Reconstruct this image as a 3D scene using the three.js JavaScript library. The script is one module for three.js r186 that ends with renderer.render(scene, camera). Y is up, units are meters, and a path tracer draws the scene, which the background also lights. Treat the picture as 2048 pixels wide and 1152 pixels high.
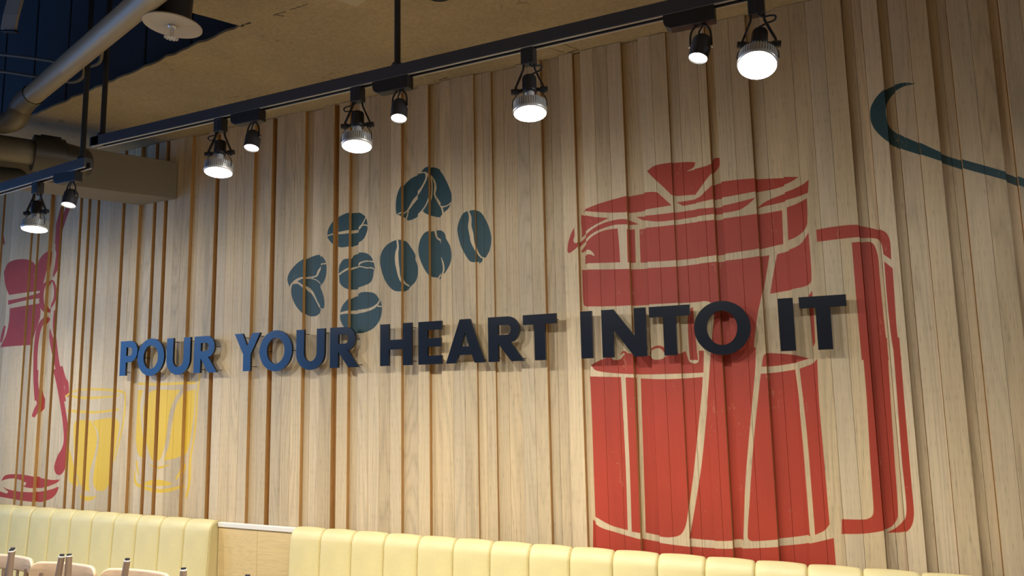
import * as THREE from 'three';
import { RoundedBoxGeometry } from 'three/addons/geometries/RoundedBoxGeometry.js';
import { mergeGeometries } from 'three/addons/utils/BufferGeometryUtils.js';

// ---------------------------------------------------------------- camera, daylight, exposure
const scene = new THREE.Scene();
const camera = new THREE.PerspectiveCamera(2 * Math.atan(576 / 1512) * 180 / Math.PI, 16 / 9, 0.05, 100);
camera.position.set(0, 1.65, 3.5);
camera.up.set(0.07458, 0.99089, 0.11218);
camera.lookAt(0 - 0.42075, 1.65 + 0.13326, 3.5 - 0.89734);
const renderer = new THREE.WebGLRenderer({ antialias: true });
renderer.toneMapping = THREE.LinearToneMapping;
renderer.toneMappingExposure = 1.0;
renderer.shadowMap.enabled = true;
scene.background = new THREE.Color().setRGB(0.13, 0.40, 1.0);     // dusk-blue daylight beyond the window
scene.backgroundIntensity = 3.8;
const BIG_CD = 6.8, BIG_SIDE_CD = 0.80, SMALL_CD = 4.4;
const BIG_COLOR = new THREE.Color().setRGB(1.0, 0.99, 0.97), SMALL_COLOR = new THREE.Color().setRGB(1.0, 0.89, 0.70);

// ---------------------------------------------------------------- helpers
let seed = 20231;
const rnd = () => { seed = (seed * 1664525 + 1013904223) >>> 0; return seed / 4294967296; };
const PERM = new Float32Array(65536); for (let i = 0; i < 65536; i++) PERM[i] = rnd();
const h2 = (i, j) => PERM[((i * 7919 + j * 104729) ^ (j << 5)) & 65535];
function noise(x, y) {
  const i = Math.floor(x), j = Math.floor(y), a = x - i, b = y - j;
  const u = a * a * (3 - 2 * a), v = b * b * (3 - 2 * b);
  return (h2(i, j) * (1 - u) + h2(i + 1, j) * u) * (1 - v) + (h2(i, j + 1) * (1 - u) + h2(i + 1, j + 1) * u) * v;
}
const names = {};
const numbered = (n) => { const k = names[n] = (names[n] ?? -1) + 1; return k ? n + '_' + String(k).padStart(3, '0') : n; };
const std = (r, g, b, rough = 0.6, metal = 0, extra = {}) => new THREE.MeshPhysicalMaterial({ color: new THREE.Color().setRGB(r, g, b), roughness: rough, metalness: metal, ...extra });
function put(name, geo, mat, parent = scene) {
  const list = Array.isArray(geo) ? geo.map((g) => (g.index ? g.toNonIndexed() : g)) : null;
  if (list) for (const g of list) for (const k of Object.keys(g.attributes)) if (!['position', 'normal', 'uv'].includes(k)) g.deleteAttribute(k);
  const m = new THREE.Mesh(list ? (list.length > 1 ? mergeGeometries(list) : list[0]) : geo, mat);
  m.name = parent === scene ? numbered(name) : name;
  m.castShadow = m.receiveShadow = true;
  parent.add(m);
  return m;
}
function thing(name, label, category, pos = [0, 0, 0], turn = 0, group) {
  const o = new THREE.Group(); o.name = numbered(name); o.position.set(...pos); o.rotation.y = turn;
  o.userData = { label, category }; if (group) o.userData.group = group;
  scene.add(o); return o;
}
function struct(name, label, category) { const o = new THREE.Group(); o.name = name; o.userData = { label, category, kind: 'structure' }; scene.add(o); return o; }
const box = (x0, x1, y0, y1, z0, z1) => { const g = new THREE.BoxGeometry(x1 - x0, y1 - y0, z1 - z0); g.translate((x0 + x1) / 2, (y0 + y1) / 2, (z0 + z1) / 2); return g; };
const rbox = (x0, x1, y0, y1, z0, z1, r = 0.004, s = 2) => { const g = new RoundedBoxGeometry(x1 - x0, y1 - y0, z1 - z0, s, r); g.translate((x0 + x1) / 2, (y0 + y1) / 2, (z0 + z1) / 2); return g; };
const metric = (g, k = 1) => { const p = g.attributes.position, u = g.attributes.uv; for (let i = 0; i < p.count; i++) u.setXY(i, p.getX(i) * k, p.getY(i) * k); return g; };   // uv in metres
const V = (a) => new THREE.Vector3(...a);
function bar(a, b, r0, r1 = r0, n = 20) {        // round bar from a to b
  const A = V(a), B = V(b), d = B.clone().sub(A), g = new THREE.CylinderGeometry(r1, r0, d.length(), n);
  g.applyQuaternion(new THREE.Quaternion().setFromUnitVectors(new THREE.Vector3(0, 1, 0), d.normalize())); g.translate(...A.add(B).multiplyScalar(0.5).toArray()); return g;
}
function flat(a, b, w, t, across = [0, 0, 1]) {   // flat strip from a to b, w wide along `across`, t thick
  const A = V(a), B = V(b), d = B.clone().sub(A), L = d.length(), y = d.normalize(), z = V(across).projectOnPlane(y).normalize(), x = y.clone().cross(z);
  const g = new RoundedBoxGeometry(t, L, w, 1, Math.min(t, w) * 0.3); g.applyMatrix4(new THREE.Matrix4().makeBasis(x, y, z)); g.translate(...A.add(B).multiplyScalar(0.5).toArray()); return g;
}
const tube = (pts, r, n = 40, rad = 8) => new THREE.TubeGeometry(new THREE.CatmullRomCurve3(pts.map(V)), n, r, rad);
const lathe = (pts, n = 40) => new THREE.LatheGeometry(pts.map(([r, y]) => new THREE.Vector2(r, y)), n);

const PLANKS = [[-6.3504,-6.1924,0.023],[-6.1924,-6.038,0.023],[-6.038,-5.9742,0.0],[-5.9109,-5.8158,0.023],[-5.8158,-5.7219,0.023],[-5.7219,-5.5774,0.023],[-5.5535,-5.4993,0.023],[-5.4746,-5.3673,0.023],[-5.3673,-5.2939,0.0],[-5.2939,-5.2451,0.023],[-5.2181,-5.1273,0.023],[-5.1273,-5.0377,0.023],[-5.009,-4.9474,0.023],[-4.9186,-4.8523,0.023],[-4.8234,-4.7069,0.023],[-4.7069,-4.5911,0.023],[-4.5606,-4.4928,0.023],[-4.4928,-4.4263,0.023],[-4.4263,-4.3558,0.0],[-4.3558,-4.2861,0.023],[-4.2558,-4.1832,0.023],[-4.1502,-4.083,0.023],[-4.083,-4.0139,0.023],[-4.0139,-3.9413,0.023],[-3.9413,-3.8978,0.0],[-3.8978,-3.798,0.0],[-3.798,-3.7244,0.023],[-3.6906,-3.6163,0.023],[-3.6163,-3.5447,0.023],[-3.5447,-3.4715,0.023],[-3.4715,-3.3997,0.023],[-3.3997,-3.3134,0.0],[-3.3134,-3.2521,0.023],[-3.2174,-3.141,0.023],[-3.141,-3.0709,0.023],[-3.0709,-2.9941,0.023],[-2.9941,-2.9515,0.0],[-2.9515,-2.8641,0.0],[-2.8641,-2.7759,0.023],[-2.7394,-2.6632,0.023],[-2.6632,-2.5947,0.0],[-2.5947,-2.5237,0.023],[-2.5237,-2.4478,0.023],[-2.4478,-2.3773,0.023],[-2.3773,-2.3046,0.023],[-2.3046,-2.1965,0.0],[-2.1965,-2.1268,0.023],[-2.1268,-2.0508,0.0],[-2.0508,-1.9817,0.023],[-1.9817,-1.9116,0.023],[-1.9116,-1.839,0.023],[-1.839,-1.7911,0.012],[-1.7911,-1.7377,0.012],[-1.7377,-1.6701,0.0],[-1.6701,-1.5861,0.0],[-1.5861,-1.5158,0.023],[-1.5158,-1.4456,0.023],[-1.4456,-1.3998,0.0],[-1.3998,-1.3387,0.0],[-1.3387,-1.2647,0.023],[-1.2647,-1.2219,0.0],[-1.2219,-1.1547,0.023],[-1.1547,-1.0814,0.023],[-1.0814,-1.0068,0.023],[-1.0068,-0.9196,0.0],[-0.9196,-0.8571,0.023],[-0.8571,-0.7819,0.023],[-0.7819,-0.7305,0.012],[-0.7305,-0.6751,0.012],[-0.6751,-0.6357,0.023],[-0.6357,-0.5967,0.023],[-0.5967,-0.5581,0.0],[-0.5581,-0.4841,0.023],[-0.4841,-0.4082,0.023],[-0.4082,-0.3486,0.0],[-0.3486,-0.2861,0.0],[-0.2861,-0.2171,0.023],[-0.2171,-0.1474,0.023],[-0.1474,-0.0771,0.023],[-0.0771,0.0012,0.023],[0.0012,0.0418,0.0],[0.0418,0.0778,0.0],[0.0778,0.1432,0.023],[0.1432,0.1824,0.0],[0.1824,0.2539,0.012],[0.2539,0.3284,0.023],[0.3284,0.3663,0.0],[0.3663,0.3996,0.0],[0.3996,0.4744,0.023],[0.4744,0.5441,0.023],[0.5441,0.5819,0.0],[0.5819,0.653,0.023],[0.653,0.7243,0.023],[0.7243,0.795,0.012],[0.795,0.8305,0.0],[0.8305,0.8994,0.023],[0.8994,0.9669,0.023],[0.9669,1.0303,0.023],[1.0303,1.0924,0.0],[1.0924,1.1586,0.023],[1.1586,1.2233,0.023]];
const LETTERS = [["P",-4.46,-4.299,"POUR"],["O",-4.295,-4.053,"POUR"],["U",-4.031,-3.826,"POUR"],["R",-3.792,-3.597,"POUR"],["Y",-3.458,-3.256,"YOUR"],["O",-3.258,-3.013,"YOUR"],["U",-2.982,-2.778,"YOUR"],["R",-2.739,-2.542,"YOUR"],["H",-2.4,-2.198,"HEART"],["E",-2.156,-2.014,"HEART"],["A",-1.989,-1.761,"HEART"],["R",-1.741,-1.542,"HEART"],["T",-1.546,-1.368,"HEART"],["I",-1.243,-1.185,"INTO"],["N",-1.137,-0.922,"INTO"],["T",-0.906,-0.719,"INTO"],["O",-0.703,-0.459,"INTO"],["I",-0.34,-0.279,"IT"],["T",-0.255,-0.07,"IT"]];
const MURAL = [
  ["green",1,[[-3.092,2.277,1],[-3.112,2.328],[-3.097,2.371],[-3.049,2.415],[-2.989,2.444],[-2.911,2.462],[-2.87,2.455],[-2.84,2.43],[-2.825,2.405],[-2.82,2.366],[-2.826,2.32],[-2.849,2.284],[-2.878,2.269,1],[-2.92,2.316],[-2.986,2.333],[-3.047,2.323]]],
  ["bare",0,[[-2.891,2.461],[-2.884,2.449],[-2.878,2.438],[-2.875,2.428],[-2.874,2.418],[-2.875,2.407],[-2.879,2.397],[-2.886,2.387],[-2.896,2.377],[-2.905,2.367],[-2.91,2.356],[-2.912,2.347],[-2.918,2.341],[-2.933,2.338],[-2.954,2.337],[-2.975,2.337],[-2.996,2.335],[-3.017,2.334],[-3.037,2.33],[-3.055,2.322],[-3.07,2.313],[-3.082,2.303],[-3.09,2.293],[-3.094,2.283],[-3.099,2.274],[-3.09,2.27],[-3.084,2.279],[-3.079,2.288],[-3.072,2.296],[-3.061,2.305],[-3.047,2.314],[-3.032,2.321],[-3.014,2.324],[-2.994,2.326],[-2.973,2.327],[-2.952,2.328],[-2.93,2.329],[-2.912,2.332],[-2.9,2.34],[-2.895,2.351],[-2.89,2.36],[-2.883,2.37],[-2.876,2.382],[-2.87,2.393],[-2.866,2.405],[-2.863,2.416],[-2.863,2.428],[-2.868,2.44],[-2.876,2.452],[-2.884,2.463]]],
  ["bare",0,[[-2.871,2.392],[-2.862,2.394],[-2.853,2.396],[-2.844,2.397],[-2.835,2.396],[-2.825,2.396],[-2.816,2.395],[-2.816,2.404],[-2.826,2.405],[-2.836,2.405],[-2.846,2.405],[-2.856,2.404],[-2.866,2.402],[-2.875,2.4]]],
  ["bare",1,[[-3.092,2.274],[-3.077,2.3],[-3.047,2.316],[-2.998,2.331],[-2.948,2.327],[-2.905,2.311],[-2.861,2.268],[-2.834,2.207],[-2.826,2.16],[-2.835,2.132],[-2.881,2.112],[-2.91,2.097],[-2.96,2.098],[-3.011,2.125],[-3.054,2.172],[-3.081,2.223],[-3.088,2.269]]],
  ["green",1,[[-3.082,2.268],[-3.07,2.296],[-3.04,2.31],[-2.998,2.325],[-2.95,2.322],[-2.908,2.307],[-2.866,2.266],[-2.839,2.208],[-2.832,2.16],[-2.841,2.137],[-2.881,2.117],[-2.91,2.101],[-2.958,2.102],[-3.006,2.129],[-3.049,2.175],[-3.075,2.224]]],
  ["bare",0,[[-3.076,2.298],[-3.061,2.298],[-3.047,2.299],[-3.036,2.298],[-3.025,2.293],[-3.013,2.285],[-3.002,2.277],[-2.992,2.269],[-2.984,2.26],[-2.975,2.252],[-2.965,2.245],[-2.954,2.239],[-2.943,2.23],[-2.932,2.216],[-2.921,2.199],[-2.91,2.183],[-2.901,2.168],[-2.892,2.153],[-2.879,2.141],[-2.863,2.133],[-2.845,2.129],[-2.828,2.125],[-2.825,2.132],[-2.842,2.137],[-2.859,2.141],[-2.872,2.148],[-2.883,2.158],[-2.892,2.171],[-2.902,2.185],[-2.911,2.202],[-2.92,2.22],[-2.93,2.237],[-2.939,2.249],[-2.949,2.259],[-2.958,2.267],[-2.969,2.274],[-2.981,2.279],[-2.993,2.285],[-3.004,2.293],[-3.017,2.303],[-3.032,2.31],[-3.049,2.312],[-3.065,2.311],[-3.079,2.309]]],
  ["bare",0,[[-2.883,2.148],[-2.881,2.142],[-2.879,2.136],[-2.877,2.13],[-2.877,2.123],[-2.878,2.114],[-2.879,2.105],[-2.872,2.104],[-2.87,2.113],[-2.869,2.122],[-2.869,2.13],[-2.87,2.137],[-2.872,2.143],[-2.874,2.149]]],
  ["green",1,[[-2.818,2.566],[-2.811,2.604],[-2.779,2.644],[-2.727,2.671],[-2.664,2.685],[-2.595,2.678],[-2.556,2.656,1],[-2.539,2.632],[-2.531,2.592,1],[-2.534,2.564],[-2.558,2.52],[-2.605,2.497],[-2.661,2.486],[-2.724,2.487],[-2.777,2.512],[-2.812,2.547]]],
  ["bare",0,[[-2.825,2.56],[-2.805,2.562],[-2.784,2.565],[-2.765,2.567],[-2.745,2.566],[-2.726,2.564],[-2.707,2.563],[-2.687,2.563],[-2.667,2.563],[-2.649,2.564],[-2.633,2.564],[-2.617,2.565],[-2.601,2.569],[-2.588,2.577],[-2.577,2.587],[-2.567,2.598],[-2.558,2.611],[-2.55,2.626],[-2.541,2.64],[-2.548,2.644],[-2.557,2.63],[-2.567,2.616],[-2.577,2.604],[-2.588,2.595],[-2.599,2.588],[-2.61,2.583],[-2.622,2.582],[-2.636,2.582],[-2.653,2.583],[-2.671,2.582],[-2.69,2.581],[-2.71,2.58],[-2.728,2.579],[-2.748,2.578],[-2.767,2.576],[-2.787,2.574],[-2.808,2.57],[-2.828,2.567]]],
  ["bare",0,[[-2.586,2.592],[-2.573,2.594],[-2.56,2.596],[-2.55,2.596],[-2.542,2.593],[-2.534,2.589],[-2.526,2.584],[-2.522,2.589],[-2.53,2.594],[-2.539,2.6],[-2.55,2.603],[-2.562,2.603],[-2.575,2.6],[-2.588,2.597]]],
  ["green",1,[[-2.172,2.859,1],[-2.146,2.878],[-2.105,2.879],[-2.064,2.859],[-2.029,2.814],[-1.999,2.755],[-1.982,2.704],[-1.984,2.664],[-2.0,2.63],[-2.031,2.609],[-2.051,2.59,1],[-2.091,2.597],[-2.142,2.616],[-2.169,2.64,1],[-2.127,2.709],[-2.116,2.78],[-2.126,2.827]]],
  ["bare",0,[[-2.126,2.835],[-2.118,2.821],[-2.111,2.808],[-2.106,2.795],[-2.103,2.784],[-2.103,2.772],[-2.103,2.761],[-2.104,2.75],[-2.106,2.738],[-2.106,2.724],[-2.1,2.708],[-2.091,2.692],[-2.082,2.677],[-2.075,2.664],[-2.065,2.651],[-2.053,2.641],[-2.038,2.638],[-2.022,2.639],[-2.009,2.642],[-1.997,2.647],[-1.988,2.653],[-1.978,2.66],[-1.982,2.664],[-1.992,2.658],[-2.001,2.652],[-2.012,2.648],[-2.024,2.646],[-2.038,2.647],[-2.048,2.65],[-2.054,2.657],[-2.061,2.669],[-2.069,2.683],[-2.079,2.697],[-2.089,2.711],[-2.096,2.724],[-2.095,2.735],[-2.091,2.746],[-2.088,2.758],[-2.089,2.771],[-2.091,2.784],[-2.095,2.797],[-2.102,2.811],[-2.111,2.824],[-2.12,2.837]]],
  ["bare",0,[[-2.052,2.646],[-2.049,2.639],[-2.046,2.632],[-2.044,2.626],[-2.042,2.618],[-2.042,2.611],[-2.041,2.603],[-2.029,2.603],[-2.03,2.611],[-2.031,2.619],[-2.033,2.627],[-2.036,2.634],[-2.039,2.641],[-2.043,2.648]]],
  ["bare",1,[[-2.344,2.636],[-2.346,2.7],[-2.333,2.765],[-2.294,2.818],[-2.238,2.849],[-2.183,2.855],[-2.139,2.851],[-2.118,2.819],[-2.113,2.766],[-2.119,2.706],[-2.147,2.653],[-2.19,2.616],[-2.234,2.596],[-2.274,2.592],[-2.295,2.606],[-2.321,2.624]]],
  ["green",1,[[-2.336,2.639],[-2.34,2.7],[-2.326,2.763],[-2.289,2.813],[-2.235,2.843],[-2.183,2.849],[-2.146,2.845],[-2.126,2.816],[-2.121,2.767],[-2.127,2.709],[-2.153,2.658],[-2.194,2.622],[-2.236,2.603],[-2.273,2.598],[-2.289,2.611],[-2.315,2.628]]],
  ["bare",0,[[-2.33,2.634],[-2.315,2.636],[-2.3,2.639],[-2.286,2.644],[-2.275,2.651],[-2.266,2.659],[-2.257,2.668],[-2.246,2.679],[-2.234,2.691],[-2.222,2.702],[-2.211,2.712],[-2.198,2.723],[-2.186,2.735],[-2.176,2.747],[-2.167,2.761],[-2.158,2.775],[-2.148,2.789],[-2.139,2.804],[-2.133,2.818],[-2.132,2.83],[-2.135,2.84],[-2.137,2.848],[-2.149,2.848],[-2.147,2.839],[-2.145,2.831],[-2.145,2.822],[-2.15,2.809],[-2.158,2.794],[-2.167,2.78],[-2.177,2.768],[-2.189,2.757],[-2.201,2.747],[-2.213,2.737],[-2.226,2.727],[-2.239,2.715],[-2.25,2.702],[-2.259,2.688],[-2.267,2.675],[-2.275,2.665],[-2.282,2.657],[-2.291,2.651],[-2.303,2.646],[-2.318,2.642],[-2.332,2.638]]],
  ["bare",0,[[-2.287,2.598],[-2.283,2.607],[-2.278,2.617],[-2.275,2.626],[-2.272,2.637],[-2.27,2.647],[-2.268,2.658],[-2.274,2.66],[-2.276,2.649],[-2.279,2.639],[-2.282,2.629],[-2.286,2.62],[-2.29,2.611],[-2.294,2.602]]],
  ["green",1,[[-1.947,2.501],[-1.937,2.548],[-1.912,2.589],[-1.887,2.599],[-1.838,2.6],[-1.805,2.581],[-1.772,2.525],[-1.754,2.471],[-1.75,2.428],[-1.761,2.377],[-1.784,2.34,1],[-1.804,2.342],[-1.823,2.323],[-1.866,2.324],[-1.895,2.356],[-1.928,2.42]]],
  ["bare",0,[[-1.884,2.603],[-1.88,2.589],[-1.877,2.575],[-1.876,2.562],[-1.877,2.549],[-1.88,2.535],[-1.882,2.519],[-1.881,2.503],[-1.878,2.488],[-1.875,2.473],[-1.872,2.459],[-1.87,2.443],[-1.866,2.429],[-1.86,2.415],[-1.854,2.404],[-1.848,2.392],[-1.841,2.38],[-1.835,2.368],[-1.827,2.355],[-1.816,2.344],[-1.805,2.334],[-1.794,2.324],[-1.786,2.331],[-1.798,2.34],[-1.81,2.35],[-1.819,2.36],[-1.826,2.371],[-1.831,2.383],[-1.835,2.396],[-1.839,2.408],[-1.842,2.419],[-1.845,2.431],[-1.847,2.444],[-1.848,2.459],[-1.85,2.475],[-1.854,2.49],[-1.858,2.504],[-1.861,2.518],[-1.861,2.531],[-1.86,2.546],[-1.86,2.562],[-1.864,2.577],[-1.87,2.591],[-1.876,2.604]]],
  ["green",1,[[-1.818,2.338],[-1.803,2.337],[-1.807,2.322],[-1.824,2.313]]],
  ["green",1,[[-2.193,2.42],[-2.182,2.472],[-2.153,2.51],[-2.117,2.519],[-2.062,2.518],[-2.027,2.496],[-2.017,2.464,1],[-1.992,2.418],[-1.985,2.364],[-1.995,2.322],[-2.024,2.28],[-2.039,2.27,1],[-2.069,2.251],[-2.094,2.262],[-2.119,2.267],[-2.154,2.309],[-2.185,2.374]]],
  ["bare",0,[[-2.107,2.525],[-2.102,2.509],[-2.098,2.493],[-2.091,2.478],[-2.082,2.469],[-2.073,2.464],[-2.068,2.458],[-2.064,2.444],[-2.061,2.425],[-2.059,2.406],[-2.06,2.388],[-2.061,2.37],[-2.062,2.354],[-2.06,2.34],[-2.057,2.329],[-2.056,2.318],[-2.057,2.307],[-2.059,2.296],[-2.063,2.285],[-2.07,2.276],[-2.079,2.265],[-2.088,2.255],[-2.08,2.249],[-2.07,2.26],[-2.061,2.27],[-2.054,2.281],[-2.051,2.294],[-2.05,2.306],[-2.05,2.318],[-2.051,2.329],[-2.053,2.341],[-2.054,2.353],[-2.053,2.369],[-2.052,2.387],[-2.051,2.406],[-2.051,2.425],[-2.052,2.445],[-2.056,2.462],[-2.066,2.472],[-2.076,2.477],[-2.083,2.482],[-2.087,2.494],[-2.089,2.51],[-2.091,2.527]]],
  ["bare",0,[[-2.052,2.366],[-2.048,2.355],[-2.045,2.344],[-2.042,2.334],[-2.04,2.322],[-2.038,2.311],[-2.038,2.299],[-2.04,2.288],[-2.044,2.276],[-2.048,2.264],[-2.039,2.262],[-2.035,2.273],[-2.031,2.286],[-2.028,2.298],[-2.029,2.311],[-2.031,2.323],[-2.034,2.335],[-2.038,2.346],[-2.043,2.356],[-2.048,2.366]]],
  ["green",1,[[-2.445,2.371],[-2.437,2.425],[-2.406,2.463],[-2.363,2.484],[-2.326,2.49],[-2.284,2.478],[-2.252,2.439],[-2.228,2.401],[-2.226,2.369,1],[-2.211,2.332],[-2.211,2.287],[-2.227,2.249],[-2.258,2.224],[-2.273,2.207,1],[-2.305,2.199],[-2.352,2.207],[-2.395,2.244],[-2.427,2.301]]],
  ["bare",0,[[-2.338,2.493],[-2.335,2.479],[-2.333,2.464],[-2.332,2.451],[-2.335,2.441],[-2.34,2.43],[-2.344,2.417],[-2.346,2.402],[-2.347,2.386],[-2.346,2.37],[-2.344,2.354],[-2.34,2.339],[-2.336,2.323],[-2.332,2.308],[-2.328,2.292],[-2.322,2.277],[-2.316,2.263],[-2.308,2.252],[-2.299,2.242],[-2.289,2.234],[-2.278,2.229],[-2.268,2.224],[-2.264,2.23],[-2.273,2.236],[-2.282,2.242],[-2.29,2.248],[-2.297,2.257],[-2.303,2.268],[-2.308,2.28],[-2.312,2.293],[-2.314,2.309],[-2.315,2.325],[-2.317,2.34],[-2.319,2.355],[-2.321,2.369],[-2.322,2.384],[-2.323,2.399],[-2.323,2.413],[-2.322,2.425],[-2.32,2.437],[-2.32,2.45],[-2.321,2.464],[-2.323,2.479],[-2.325,2.493]]],
  ["green",1,[[-2.733,2.336,1],[-2.729,2.377],[-2.7,2.412],[-2.661,2.416],[-2.644,2.435,1],[-2.593,2.442],[-2.549,2.437],[-2.515,2.419],[-2.493,2.389],[-2.477,2.328,1],[-2.488,2.327],[-2.493,2.293],[-2.514,2.262],[-2.58,2.244],[-2.636,2.235],[-2.681,2.243],[-2.721,2.274],[-2.73,2.317]]],
  ["bare",0,[[-2.733,2.32],[-2.719,2.327],[-2.705,2.335],[-2.69,2.341],[-2.676,2.346],[-2.662,2.35],[-2.647,2.354],[-2.629,2.357],[-2.611,2.36],[-2.593,2.36],[-2.574,2.356],[-2.555,2.351],[-2.537,2.346],[-2.522,2.345],[-2.51,2.345],[-2.5,2.343],[-2.491,2.337],[-2.482,2.329],[-2.473,2.32],[-2.468,2.323],[-2.477,2.333],[-2.486,2.342],[-2.497,2.349],[-2.51,2.352],[-2.523,2.352],[-2.536,2.353],[-2.553,2.358],[-2.572,2.363],[-2.592,2.367],[-2.612,2.368],[-2.632,2.367],[-2.651,2.365],[-2.667,2.361],[-2.683,2.357],[-2.697,2.351],[-2.712,2.344],[-2.727,2.336],[-2.741,2.328]]],
  ["bare",0,[[-2.591,2.366],[-2.586,2.371],[-2.582,2.375],[-2.576,2.378],[-2.566,2.381],[-2.552,2.384],[-2.537,2.385],[-2.519,2.383],[-2.5,2.379],[-2.48,2.375],[-2.479,2.384],[-2.499,2.387],[-2.519,2.39],[-2.537,2.392],[-2.554,2.392],[-2.57,2.39],[-2.582,2.388],[-2.591,2.382],[-2.595,2.376],[-2.599,2.371]]],
  ["green",1,[[-2.719,2.097],[-2.708,2.138],[-2.669,2.177],[-2.624,2.194],[-2.602,2.194,1],[-2.58,2.211],[-2.525,2.211],[-2.481,2.199],[-2.451,2.167],[-2.434,2.134],[-2.433,2.089],[-2.448,2.045],[-2.485,2.007],[-2.534,1.987],[-2.589,1.981],[-2.645,1.991],[-2.69,2.022],[-2.715,2.06]]],
  ["bare",0,[[-2.728,2.094],[-2.707,2.096],[-2.687,2.097],[-2.667,2.098],[-2.646,2.096],[-2.623,2.094],[-2.6,2.093],[-2.576,2.095],[-2.553,2.097],[-2.533,2.101],[-2.516,2.104],[-2.501,2.108],[-2.487,2.113],[-2.475,2.12],[-2.464,2.129],[-2.455,2.137],[-2.449,2.146],[-2.445,2.155],[-2.441,2.164],[-2.448,2.167],[-2.452,2.158],[-2.457,2.15],[-2.463,2.143],[-2.473,2.137],[-2.484,2.131],[-2.496,2.126],[-2.508,2.122],[-2.521,2.119],[-2.538,2.117],[-2.558,2.116],[-2.58,2.115],[-2.603,2.115],[-2.624,2.115],[-2.647,2.115],[-2.67,2.115],[-2.691,2.112],[-2.711,2.109],[-2.731,2.105]]],
  ["bare",0,[[-2.473,2.131],[-2.468,2.128],[-2.462,2.125],[-2.455,2.122],[-2.445,2.12],[-2.435,2.119],[-2.425,2.117],[-2.424,2.125],[-2.434,2.127],[-2.444,2.128],[-2.453,2.13],[-2.459,2.132],[-2.465,2.134],[-2.471,2.135]]],
  ["red",1,[[-0.901,2.679,1],[-0.862,2.7],[-0.791,2.704],[-0.714,2.699],[-0.673,2.69],[-0.675,2.673],[-0.716,2.652,1],[-0.669,2.657],[-0.622,2.663],[-0.597,2.67,1],[-0.592,2.694],[-0.579,2.702],[-0.56,2.698,1],[-0.564,2.662],[-0.582,2.638],[-0.604,2.62],[-0.635,2.585],[-0.675,2.536,1],[-0.722,2.539],[-0.765,2.541,1],[-0.789,2.547,1],[-0.832,2.598],[-0.874,2.644]]],
  ["red",1,[[-1.239,2.525,1],[-1.162,2.546],[-1.068,2.562],[-0.975,2.573],[-0.903,2.575],[-0.859,2.569],[-0.841,2.552],[-0.791,2.497,1],[-0.836,2.495],[-0.907,2.492],[-0.979,2.489],[-1.07,2.495],[-1.163,2.509]]],
  ["red",1,[[-0.768,2.511,1],[-0.715,2.512],[-0.662,2.519],[-0.629,2.545],[-0.586,2.574],[-0.52,2.579],[-0.415,2.575],[-0.306,2.566],[-0.224,2.555,1],[-0.262,2.535],[-0.324,2.521],[-0.419,2.513],[-0.507,2.507],[-0.598,2.502],[-0.665,2.495],[-0.74,2.49,1]]],
  ["red",1,[[-0.183,2.537,1],[-0.19,2.479,1],[-0.236,2.466],[-0.313,2.453],[-0.376,2.446],[-0.412,2.438,1],[-0.375,2.465],[-0.311,2.486],[-0.249,2.503],[-0.21,2.518]]],
  ["red",1,[[-0.969,2.466,1],[-0.891,2.461],[-0.793,2.461],[-0.683,2.465],[-0.6,2.463],[-0.518,2.47],[-0.411,2.485,1],[-0.446,2.457],[-0.487,2.437],[-0.552,2.432],[-0.602,2.432],[-0.685,2.43],[-0.794,2.425],[-0.84,2.425],[-0.892,2.432],[-0.936,2.446]]],
  ["red",1,[[-1.251,2.509,1],[-1.183,2.488],[-1.101,2.471,1],[-1.156,2.452],[-1.204,2.43],[-1.251,2.392,1],[-1.25,2.427],[-1.252,2.464]]],
  ["red",1,[[-1.282,2.444,1],[-1.281,2.403],[-1.288,2.378],[-1.277,2.364],[-1.244,2.381],[-1.195,2.421],[-1.137,2.447],[-1.072,2.458],[-1.017,2.456],[-0.959,2.429,1],[-1.009,2.43],[-1.073,2.434],[-1.138,2.422],[-1.186,2.405],[-1.225,2.377],[-1.259,2.35],[-1.279,2.336],[-1.311,2.318],[-1.321,2.327],[-1.316,2.37],[-1.3,2.414]]],
  ["red",1,[[-1.237,2.259,1],[-1.237,2.302],[-1.257,2.325,1],[-1.225,2.36],[-1.186,2.391],[-1.129,2.412],[-1.058,2.415,1],[-1.054,2.334],[-1.052,2.248,1],[-1.126,2.252]]],
  ["bare",1,[[-1.254,2.312,1],[-1.231,2.326],[-1.203,2.322],[-1.186,2.305],[-1.18,2.289,1],[-1.204,2.301],[-1.239,2.301,1]]],
  ["red",1,[[-1.013,2.407,1],[-0.979,2.406,1],[-0.982,2.243,1],[-1.015,2.244,1]]],
  ["red",1,[[-0.957,2.404,1],[-0.876,2.402],[-0.796,2.402],[-0.686,2.405],[-0.603,2.405],[-0.521,2.407],[-0.409,2.411],[-0.304,2.419,1],[-0.308,2.267,1],[-0.411,2.252],[-0.482,2.247],[-0.604,2.24],[-0.695,2.236],[-0.797,2.234],[-0.883,2.236],[-0.958,2.241,1]]],
  ["red",1,[[-0.281,2.424,1],[-0.238,2.436],[-0.196,2.455,1],[-0.202,2.346],[-0.216,2.315],[-0.248,2.29],[-0.285,2.276,1]]],
  ["red",1,[[-1.256,2.231,1],[-1.173,2.223],[-1.009,2.212],[-0.798,2.204],[-0.697,2.207],[-0.597,2.21],[-0.484,2.213],[-0.37,2.222,1],[-0.392,2.12],[-0.416,2.024],[-0.433,1.96],[-0.448,1.88],[-0.466,1.759,1],[-0.65,1.765,1],[-0.633,1.889],[-0.622,1.971],[-0.624,2.013],[-0.652,2.032],[-0.722,2.032],[-0.91,2.035],[-1.088,2.038],[-1.227,2.046],[-1.253,2.059]]],
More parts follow.
